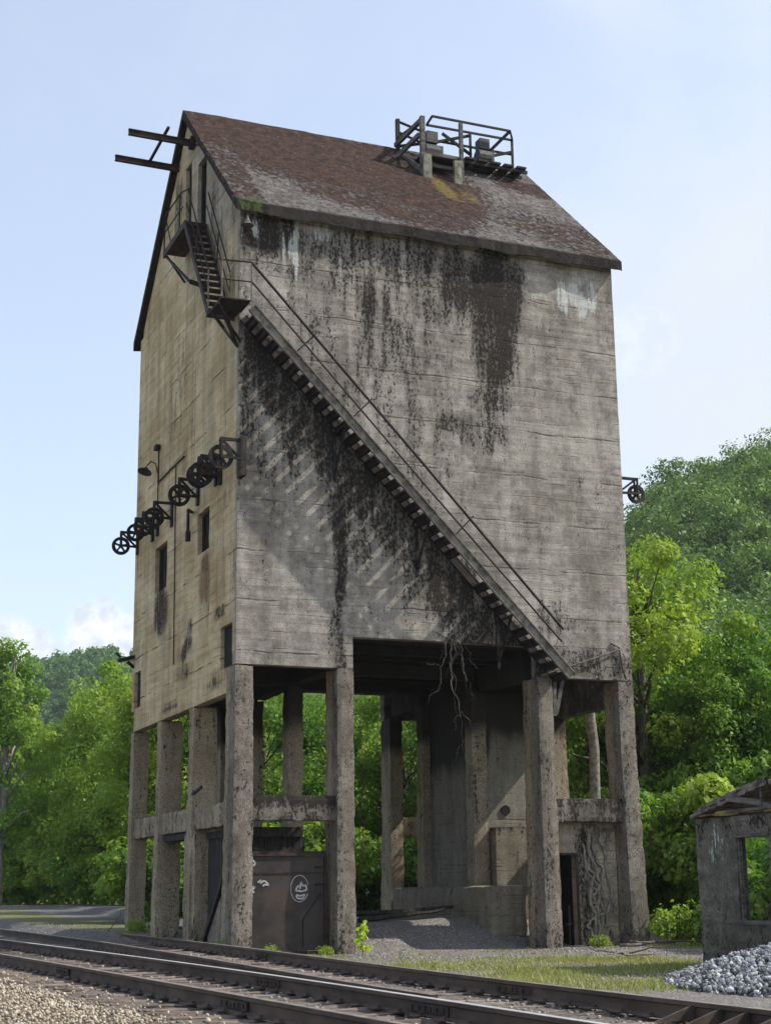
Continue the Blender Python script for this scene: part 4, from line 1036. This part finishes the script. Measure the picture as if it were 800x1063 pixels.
# ------------------------------------------------------------------ trees
def leaf_arrays(centers, radii, per, L, rs, flat=.8, dens=None):
    """leaf-sized kites spread through clumps. returns V,F,tint"""
    n = len(centers)*per
    c = np.repeat(np.asarray(centers), per, 0); rr = np.repeat(np.asarray(radii), per)
    d = rs.normal(size=(n,3)); d /= np.linalg.norm(d, axis=1)[:,None]
    rad = rr * rs.uniform(.15,1,n)**.45
    p = c + d*rad[:,None]*np.array([1,1,flat])
    nrm = d*.75 + np.array([0,0,.55]) + rs.normal(size=(n,3))*.55; nrm /= np.linalg.norm(nrm, axis=1)[:,None]
    t_ = rs.normal(size=(n,3)); t_ -= nrm*(t_*nrm).sum(1)[:,None]; t_ /= np.linalg.norm(t_, axis=1)[:,None]
    t_ = t_ + np.array([0,0,-.25]); s_ = np.cross(nrm, t_)
    ln = (L*rs.uniform(.65,1.35,n))[:,None]; w = ln*rs.uniform(.5,.75,n)[:,None]
    V = np.stack([p - t_*ln*.5, p + s_*w*.5 - t_*ln*.05 + nrm*ln*.06, p + t_*ln*.5, p - s_*w*.5 - t_*ln*.05 + nrm*ln*.06], 1).reshape(-1,3)
    F = np.arange(n*4).reshape(-1,4)
    clt = np.repeat(rs.uniform(.0,1,len(centers)), per); tint = np.clip(.5*clt + .5*rs.beta(2,2,n), 0, 1)
    return V, F, np.repeat(tint, 4)

def tree_shape(seed, h, w, trunk_h, nclump, per, L, kind='round'):
    rs = np.random.default_rng(seed); C_ = []; R_ = []
    ch = h - trunk_h
    while len(C_) < nclump:
        q = rs.uniform(-1,1,3)
        r = np.linalg.norm(q)
        if r > 1 or r < .35: continue
        zz = (q[2]+1)/2
        prof_ = {'round': 1.0, 'tall': (1-.55*zz), 'broad': 1.0}[kind]
        lump = 1 + .28*mn.noise(Vector((q[0]*1.8+seed, q[1]*1.8, q[2]*1.8)))
        C_.append((q[0]*w/2*prof_*lump, q[1]*w/2*prof_*lump, trunk_h + ch*(.06 + .90*zz*lump if zz*lump < 1.05 else .97)))
        R_.append(rs.uniform(.45,1.0) * (w*.115 + .25))
    V, F, tint = leaf_arrays(C_, R_, per, L, rs)
    tb = MB(); bend = rs.normal(size=2)*.03*h
    def ax(t): return Vector((bend[0]*t*t, bend[1]*t*t, h*.9*t))
    tb.tube([ax(t) for t in np.linspace(-.03,1,9)], list(np.linspace(.022*h, .004*h, 9)), 8)
    for i in range(0, nclump, max(1, nclump//26)):
        c_ = Vector(C_[i]); t0 = max(.12, min(.85, (c_.z*.72)/(h*.9))); p0 = ax(t0); mid = p0.lerp(c_, .55) + Vector((0,0,.06*h*.5))
        tb.tube([p0, mid, c_], [.009*h*(1.1-t0), .005*h*(1.1-t0)+.01, .012], 5)
    return V, F, tint, tb

PROTO = {}
def proto_tree(key, *a, leaf='leaf'):
    V, F, tint, tb = tree_shape(*a)
    PROTO[key] = (V, F, tint, tb, leaf, {})
def place_tree(key, x, y, s, rot, label, group, name='tree', zoff=0., leaf=None, sz=1.0):
    V, F, tint, tb, lf, cache = PROTO[key]
    t_ = thing(name, (x, y, gz(x,y)+zoff-.05), label, 'tree' if name == 'tree' else 'bush', group)
    t_.rotation_euler = (0,0,rot); t_.scale = (s, s, s*sz)
    lf = leaf or lf
    if 't' not in cache:
        o = tb.build('trunk', M['palebark' if key == 'tall' else 'bark'], None, smooth=True); o.parent = t_; cache['t'] = o
    else:
        o = cache['t'].copy(); COL.objects.link(o); o.parent = t_
    if ('c', lf) not in cache:
        o = mesh_np('crown', V, F, M[lf], parent=t_, tint=tint); cache['c', lf] = o
    else:
        o = cache['c', lf].copy(); COL.objects.link(o); o.parent = t_
    return t_
proto_tree('a', 11, 12., 8.0, .6, 110, 330, .185, 'round')
proto_tree('b', 12, 13., 7.5, .8, 100, 330, .18, 'round')
proto_tree('c', 13, 11., 9.0, .4, 120, 320, .185, 'broad')
proto_tree('tall', 14, 13.5, 5.6, 1.6, 66, 190, .19, 'tall', leaf='leaf_b')
proto_tree('d', 15, 12., 6.5, 1.2, 84, 300, .19, 'tall', leaf='leaf_b')
proto_tree('bush', 16, 3.0, 3.6, .05, 44, 130, .17, 'broad')
proto_tree('weed', 17, .8, 1.1, .02, 22, 40, .10, 'broad', leaf='leaf_b')
rt = random.Random(5)
CX, CY = -10.08, -33.19
def polar(bear, dist): a = R(bear); return CX + dist*math.sin(a), CY + dist*math.cos(a)
# left edge
x, y = polar(8.6, 86); place_tree('tall', x, y, 1.06, .3, 'slender pale trunked tree standing alone at the left edge beside the road', 'trees left of the tower', sz=1.06)
for (bd, ds, k, s, sz) in ((9.3,112,'d',1.15,1.0),(10.6,104,'b',.98,.92),(11.6,98,'a',1.0,1.02),(12.4,92,'d',1.06,1.12),(13.1,84,'c',1.0,1.12),(10.2,120,'a',1.0,.95),(7.6,112,'c',1.05,1.0),(13.6,100,'a',1.1,1.0)):
    x, y = polar(bd, ds); place_tree(k, x, y, s, rt.uniform(0,6), 'leafy green tree in the dense row behind the road left of the tower', 'trees in the row left of the tower', sz=sz, leaf='leaf_b' if rt.random() < .4 else None)
# behind
for bd in (14.5,16.2,18.0,19.8,21.5,23.2,25.0,26.8,28.4):
    ds = rt.uniform(58,68); x, y = polar(bd, ds); place_tree(rt.choice('abc'), x, y, rt.uniform(.72,.85), rt.uniform(0,6), 'green tree in the thicket seen between the tower columns', 'trees behind the tower')
for bd in (15.2,17.6,20.6,23.8,26.0,28.0):
    ds = rt.uniform(76,86); x, y = polar(bd, ds); place_tree(rt.choice('abc'), x, y, rt.uniform(.85,1.), rt.uniform(0,6), 'green tree in the thicket seen between the tower columns', 'trees behind the tower')
# right
x, y = polar(31.9, 50); place_tree('b', x, y, .93, 1.2, 'tall bright leafy tree right behind the right edge of the tower', 'trees right of the tower', sz=1.0)
x, y = polar(30.6, 54); place_tree('a', x, y, .95, 2.2, 'dark leafy tree partly hidden behind the right columns of the tower', 'trees right of the tower')
for i, (bd, ds, k, s) in enumerate(((33.6,52,'c',.72),(35.0,50,'a',.70),(36.6,55,'c',.86),(34.3,62,'b',.78),(37.4,50,'b',.72),(32.6,64,'a',.84),(38.4,60,'c',.9),(35.8,68,'a',.85))):
    x, y = polar(bd, ds); place_tree(k, x, y, s, rt.uniform(0,6), 'bright green leafy tree in the mass between the tower and the hut', 'trees massed right of the tower', leaf='leaf_b' if i % 2 else None)
# grey bare trunk in the right bay
b = MB(); P = wander((11.75,4.3,.3),(11.25,3.7,6.9),10,.03,91,1.); b.tube(P, list(np.linspace(.17,.12,len(P))), 10)
g_ = thing('bare_trunk', (11.75,4.3,.4), 'pale grey leaning tree trunk seen through the right upper bay of the tower', 'tree'); b.build('trunk', M['vine'], g_, smooth=True)
# undergrowth
for bd in np.arange(13.8, 30.5, 1.15):
    ds = rt.uniform(52,58); x, y = polar(bd, ds); place_tree('bush', x, y, rt.uniform(.8,1.25), rt.uniform(0,6), 'leafy green bush at the foot of the thicket behind the tower', 'bushes behind the tower', name='bush')
for bd, ds, s in ((31.2,46,.9),(32.4,45,1.0),(33.4,44,1.1),(34.4,43,1.1),(35.6,42,1.0),(36.6,41,1.1),(32.0,48,1.2),(34.0,48,1.3),(36.0,47,1.3),(37.5,45,1.2)):
    x, y = polar(bd, ds); place_tree('bush', x, y, s, rt.uniform(0,6), 'leafy green bush growing between the tower and the hut', 'bushes between tower and hut', name='bush', sz=1.15)
for bd, ds, s in ((8.4,101,1.3),(9.0,103,1.4),(9.9,100,1.4),(11.1,96,1.3),(12.1,90,1.3),(9.4,100,1.1),(10.6,97,1.2),(11.6,92,1.2),(12.6,86,1.2),(13.3,80,1.1),(8.0,104,1.2),(13.9,74,1.)):
    x, y = polar(bd, ds); place_tree('bush', x, y, s, rt.uniform(0,6), 'low green bush along the far side of the road left of the tower', 'bushes left of the tower', name='bush', leaf='leaf_b')
def px_ground(bd, ds): return polar(bd, ds)
for i, (x, y, s, lab) in enumerate(((10.9,-.4,1.15,'low bright green weed clump just right of the tower foot'),(11.7,-1.0,1.3,'wide bright green weed clump between the tower foot and the hut'),(12.6,-.2,1.2,'green weed clump close behind the hut corner'),(.05,-.9+1.6,.55,'small dark green weed at the foot of the front left gable column'),(-.1,8.4,.5,'low green weed clump between the farthest gable columns'),(.7,-.45,.35,'small weed at the foot of the front left corner column'),(8.9,-.35,.4,'small weed below the recessed wall with climbing vines'),(2.0,-.35,.3,'small weed in front of the brown steel panel'),(13.2,-2.2,1.2,'weed clump in the open patch just left of the hut'))):
    place_tree('weed', x, y, s, i*1.3, lab, 'weeds round the tower', name='weed_clump', leaf='leaf_b' if i != 3 else 'leaf')
    
for bd, ds, q_ in ((37.2,35,.8),(38.4,36,.9),(36.4,38,.9)):
    x, y = polar(bd, ds); place_tree('bush', x, y, q_, rt.uniform(0,6), 'green bush growing right behind the ruined hut', 'bushes behind the hut', name='bush')
# young bright plant in front of the second column
YP = thing('young_plant', (2.62,-1.0,-.2), 'young yellow green leafy plant standing alone in front of the second column', 'plant')
rs = np.random.default_rng(3); cs = [(rs.normal(0,.05), rs.normal(0,.05), z) for z in np.linspace(.12,.62,12)]
V, F, tint = leaf_arrays(cs, [.10]*12, 9, .11, rs); M['leaf_y'] = mat_leaf('young_leaves', (.16,.26,.03), (.30,.42,.06), (.30,.38,.06))
mesh_np('foliage', V, F, M['leaf_y'], parent=YP, tint=tint)
b = MB(); b.tube([(2.62,-1.0,-.25),(2.62,-1.0,.42)], .012, 5); b.build('stem', M['twig'], YP)

# grass and weeds in the yard strip
rs = np.random.default_rng(21); n = 34000; P = []
while len(P) < n:
    x = rs.uniform(-.9, 12.5); y = rs.uniform(-19, .5)
    d = math.hypot((x-3.0)/6.2, (y+9.6)/7.5)
    if heap(x, y) > .05: continue
    k = fbm(x*.45, y*.45, 31, 3) + .55 - .9*sstep(.5,1.1,d)
    if x > 9.8: k = max(k, .4)
    if x < .3 + rx(1, y) + .6: continue
    if rs.uniform(0,.9) > k: continue
    P.append((x, y, gz(x,y)))
P = np.array(P); a = rs.uniform(0, 6.28, n); h = rs.uniform(.02,.075,n)*np.where(rs.uniform(0,1,n)<.06,2.2,1); w = rs.uniform(.006,.014,n); lean = rs.normal(0,.5,(n,2))*h[:,None]
V = np.stack([P + np.stack([np.cos(a)*w, np.sin(a)*w, 0*a],1), P - np.stack([np.cos(a)*w, np.sin(a)*w, 0*a],1), P + np.stack([lean[:,0], lean[:,1], h],1)],1).reshape(-1,3)
M['grass'] = mat_leaf('yard_grass', (.12,.135,.04), (.27,.28,.085), (.30,.26,.12), .3)
g = mesh_np('grass', V, np.arange(n*3).reshape(-1,3), M['grass'], tint=np.repeat(rs.uniform(0,1,n),3)); tag(g, 'thin yellow green grass on the gravel yard', 'grass', kind='stuff')
# small weeds sprouting between rails
# dead branches
def branch(name, label, specs, mat='twig', group=None):
    b = MB()
    for i, (a, c, r0) in enumerate(specs):
        P = wander(a, c, 9, .06, 500+i+len(label), 1.); b.tube(P, list(np.linspace(r0, r0*.4, len(P))), 5)
    o = b.build(name, M[mat]); return tag(o, label, 'branch', group)
branch('fallen_branch', 'fallen dead branch lying at the foot of the right front column', [((9.2,-.7,-.16),(11.2,-1.2,-.12),.05),((10.2,-.9,-.12),(10.9,-.3,.05),.03),((9.9,-.8,-.1),(9.2,-1.1,-.05),.025)])
branch('fallen_branch', 'thin dead twigs lying on the grass in front of the hut', [((7.0,-5.6,-.15),(5.4,-6.6,-.1),.03),((6.2,-6.1,-.1),(6.9,-6.9,.1),.02),((6.0,-6.2,-.1),(5.2,-5.8,.05),.02),((4.6,-6.6,-.18),(5.8,-7.2,-.12),.02)])
branch('dead_branch', 'bare pale dead branch sticking out of the bushes between tower and hut', [((13.4,1.0,1.2),(12.2,.2,2.1),.025),((12.8,.6,1.7),(12.9,-.1,2.3),.015),((14.0,.5,.6),(13.2,-.6,2.2),.03),((14.2,.9,.7),(12.6,.7,.9),.045)], 'vine')
branch('fallen_plank', 'old dark planks lying on the ground under the middle of the tower', [((3.6,4.4,.52),(7.2,3.9,.74),.10),((4.2,3.2,.45),(6.6,3.3,.70),.09)], 'darkwood')
branch('fallen_plank', 'pale board leaning on the ground between the gable columns', [((.3,8.7,.30),(.9,5.0,.32),.05)], 'oldwood')
branch('bent_wire', 'thin bent wire standing beside the farthest gable column', [((-.6,9.9,.0),(-.15,9.8,.75),.014)], 'steel')

# ------------------------------------------------------------------ hills with their woods
def hill_right(x, y):
    d = math.hypot(x-CX, y-CY); bd = math.degrees(math.atan2(x-CX, y-CY))
    ridge = np.interp(bd, [24,28,31,31.9,33.2,34.2,35.1,36.2,40,50], [10,16,36,49.5,56.5,58.8,60.2,61,64,80])
    return .6 + ridge * sstep(105, 262, d) 
def hill_left(x, y):
    d = math.hypot(x-CX, y-CY); bd = math.degrees(math.atan2(x-CX, y-CY))
    ridge = np.interp(bd, [-15,0,8,10,12,14,20,30], [62,76,87,91.5,94,92.5,92,78])
    return .6 + ridge * sstep(380, 700, d) + 8*fbm(x*.008, y*.008, 2, 3)*sstep(420,600,d)
def hill_mesh(fn, b0, b1, d0, d1, nb, nd, name):
    V = []; F = []
    for j in range(nd+1):
        for i in range(nb+1):
            x, y = polar(b0+(b1-b0)*i/nb, d0+(d1-d0)*j/nd); V.append((x, y, fn(x,y) - .9))
    for j in range(nd):
        for i in range(nb): F.append((j*(nb+1)+i, j*(nb+1)+i+1, (j+1)*(nb+1)+i+1, (j+1)*(nb+1)+i))
    o = mesh_np(name, V, F, M['hillsoil'], smooth=True); o['kind'] = 'structure'
M['hillsoil'] = mat_simple('hill_soil', (.02,.04,.012), (.04,.07,.02), .05, .95, 0, bump=0)
hill_mesh(hill_right, 22, 52, 100, 420, 40, 30, 'hillside')
hill_mesh(hill_left, -20, 32, 370, 1100, 50, 30, 'far_hill')
def forest(name, fn, b0, b1, d0, d1, count, wr, k, per, L, seed, label, mat):
    rs = np.random.default_rng(seed); VV = []; FF = []; TT = []; o = 0
    for i in range(count):
        bd = rs.uniform(b0, b1); ds = math.sqrt(rs.uniform(d0*d0, d1*d1)); x, y = polar(bd, ds); z = fn(x, y); w = rs.uniform(*wr); h = w*rs.uniform(.9,1.5)
        C_ = []
        for _ in range(k):
            q = rs.normal(size=3); q /= np.linalg.norm(q); q[2] = abs(q[2])*1.1 - .3
            C_.append((x + q[0]*w*.36, y + q[1]*w*.36, z + h*.40 + q[2]*h*.42))
        V, F, t_ = leaf_arrays(C_, rs.uniform(.12,.22,k)*w, per, L, rs, .8); t_ = np.clip(t_*.5 + rs.uniform(0,.5), 0, 1)
        VV.append(V); FF.append(F+o); TT.append(t_); o += len(V)
    ob = mesh_np(name, np.concatenate(VV), np.concatenate(FF), mat, tint=np.concatenate(TT)); tag(ob, label, 'forest', kind='stuff')
forest('hillside_forest', hill_right, 29.0, 39.0, 120, 272, 420, (6,12), 18, 62, .5, 31, 'dense dark green forest covering the steep hill on the right', M['leaf_far'])
forest('far_forest', hill_left, 6.5, 14.5, 440, 730, 520, (9,14), 12, 40, 1.1, 32, 'hazy green forest on the distant hill left of the tower', M['leaf_far'])

# ------------------------------------------------------------------ air
HZ = MB(); HZ.box((-700,-300,-6),(1200,1300,170))
t = NT('thin_haze'); t.t.nodes.remove(t.b)
pv = t.n('ShaderNodeVolumePrincipled'); pv.inputs['Color'].default_value = (.82,.90,1.0,1); pv.inputs['Density'].default_value = .00014; pv.inputs['Anisotropy'].default_value = .3
t.l(pv.outputs[0], t.out.inputs['Volume'])
USE_HAZE = True
if USE_HAZE:
    hz = HZ.build('haze', t.m); hz['kind'] = 'stuff'

# ------------------------------------------------------------------ sky, sun, camera
SUN = Vector((.668,-.236,.705)).normalized()
w = bpy.data.worlds.new('World'); scene.world = w; w.use_nodes = True
nt = w.node_tree; bg = nt.nodes['Background']
sky = nt.nodes.new('ShaderNodeTexSky'); sky.sky_type = 'NISHITA'; sky.sun_disc = False
sky.sun_elevation = math.asin(SUN.z); sky.sun_rotation = math.atan2(SUN.x, SUN.y)
sky.air_density = 1.0; sky.dust_density = 2.0; sky.ozone_density = 1.5
class WN(NT):
    def __init__(s, tree): s.t = tree
wn = WN(nt)
tc = nt.nodes.new('ShaderNodeTexCoord')
def wmap(scale, loc=(0,0,0)):
    mp = nt.nodes.new('ShaderNodeMapping'); nt.links.new(tc.outputs['Generated'], mp.inputs['Vector']); mp.inputs['Scale'].default_value = scale; mp.inputs['Location'].default_value = loc; return mp.outputs[0]
# thin high veil
c1 = wn.noise(wmap((1.6,1.6,2.2),(.3,.1,0)), 1.5, 6, .5, .4)
c2 = wn.noise(wmap((1.6,2.0,3.0),(2,.4,1)), 3.0, 8, .58, .5)
sp = nt.nodes.new('ShaderNodeSeparateXYZ'); nt.links.new(tc.outputs['Generated'], sp.inputs[0])
drift = wn.math('MULTIPLY', wn.math('SUBTRACT', sp.outputs[0], .38), .75)   # the veil thickens eastward
veil = wn.ramp(wn.math('ADD', drift, wn.math('ADD', wn.math('MULTIPLY', c1, .6), wn.math('MULTIPLY', c2, .4))), .36, .68, .34, .98)
CLOUD = (2.95, 3.15, 3.42)
hs = nt.nodes.new('ShaderNodeHueSaturation'); nt.links.new(sky.outputs[0], hs.inputs['Color']); hs.inputs['Saturation'].default_value = .88
col = wn.mix(veil, hs.outputs[0], CLOUD)
# low cumulus banks
def puff(dirv, size, seed, flat=1.0):
    vm = nt.nodes.new('ShaderNodeVectorMath'); vm.operation = 'SUBTRACT'; nt.links.new(tc.outputs['Generated'], vm.inputs[0]); vm.inputs[1].default_value = dirv
    v2 = nt.nodes.new('ShaderNodeVectorMath'); v2.operation = 'MULTIPLY'; nt.links.new(vm.outputs[0], v2.inputs[0]); v2.inputs[1].default_value = (1/size, 1/size, flat/size)
    v3 = nt.nodes.new('ShaderNodeVectorMath'); v3.operation = 'LENGTH'; nt.links.new(v2.outputs[0], v3.inputs[0])
    nz = wn.noise(wmap((1,1,1.2),(seed,0,0)), 1.5/size, 9, .62, .3)
    big = wn.noise(wmap((1,1,1.1),(seed,3,0)), .6/size, 3, .5)
    v = wn.math('ADD', v3.outputs['Value'], wn.math('ADD', wn.math('MULTIPLY', wn.math('SUBTRACT', nz, .5), 1.7), wn.math('MULTIPLY', wn.math('SUBTRACT', big, .5), 1.3)))
    return wn.ramp(v, .65, 1.05, 1., 0.), nz
for dirv, size, sd, amt, fl in (((.152,.975,.150),.024,1.,.95,1.),((.207,.963,.158),.027,4.6,.95,1.),((.165,.975,.128),.036,7.,.6,1.8),((.504,.794,.338),.030,2.3,.22,1.)):
    f_, nz = puff(dirv, size, sd, fl)
    cc = wn.mix(wn.ramp(nz, .35, .65), (2.75,3.0,3.35), (4.1,4.2,4.35))
    col = wn.mix(wn.math('MULTIPLY', f_, amt), col, cc)
nt.links.new(col, bg.inputs['Color']); bg.inputs['Strength'].default_value = .158
sl = bpy.data.lights.new('sun', 'SUN'); sl.energy = 3.1; sl.angle = R(.55); sl.color = (1.0,.95,.87)
so = bpy.data.objects.new('sun', sl); COL.objects.link(so); so.rotation_euler = SUN.to_track_quat('Z','Y').to_euler(); so.location = (30,-20,40)

cam = bpy.data.cameras.new('camera'); co = bpy.data.objects.new('camera', cam); COL.objects.link(co)
cam.sensor_fit = 'HORIZONTAL'; cam.sensor_width = 36; cam.lens = 71.862; cam.clip_start = .1; cam.clip_end = 6000
yaw, pit, rol = R(-22.5576), R(13.8856), R(-.7738)
fw = Vector((-math.sin(yaw)*math.cos(pit), math.cos(yaw)*math.cos(pit), math.sin(pit))); rr = Vector((math.cos(yaw), math.sin(yaw), 0)); uu = rr.cross(fw)
c_, s_ = math.cos(rol), math.sin(rol); r2 = rr*c_ + uu*s_; u2 = -rr*s_ + uu*c_
m = Matrix((( r2.x, u2.x, -fw.x, CX), (r2.y, u2.y, -fw.y, CY), (r2.z, u2.z, -fw.z, 1.12), (0,0,0,1)))
co.matrix_world = m
scene.camera = co
vs = scene.view_settings; vs.view_transform = 'Standard'; vs.look = 'None'; vs.gamma = 1; vs.use_curve_mapping = False; vs.exposure = .84
scene.render.engine = 'CYCLES'
cy = scene.cycles; cy.max_bounces = 6; cy.diffuse_bounces = 3; cy.glossy_bounces = 2; cy.transmission_bounces = 3; cy.transparent_max_bounces = 4; cy.volume_bounces = 1
cy.use_denoising = True
try: cy.denoiser = 'OPENIMAGEDENOISE'
except Exception: pass
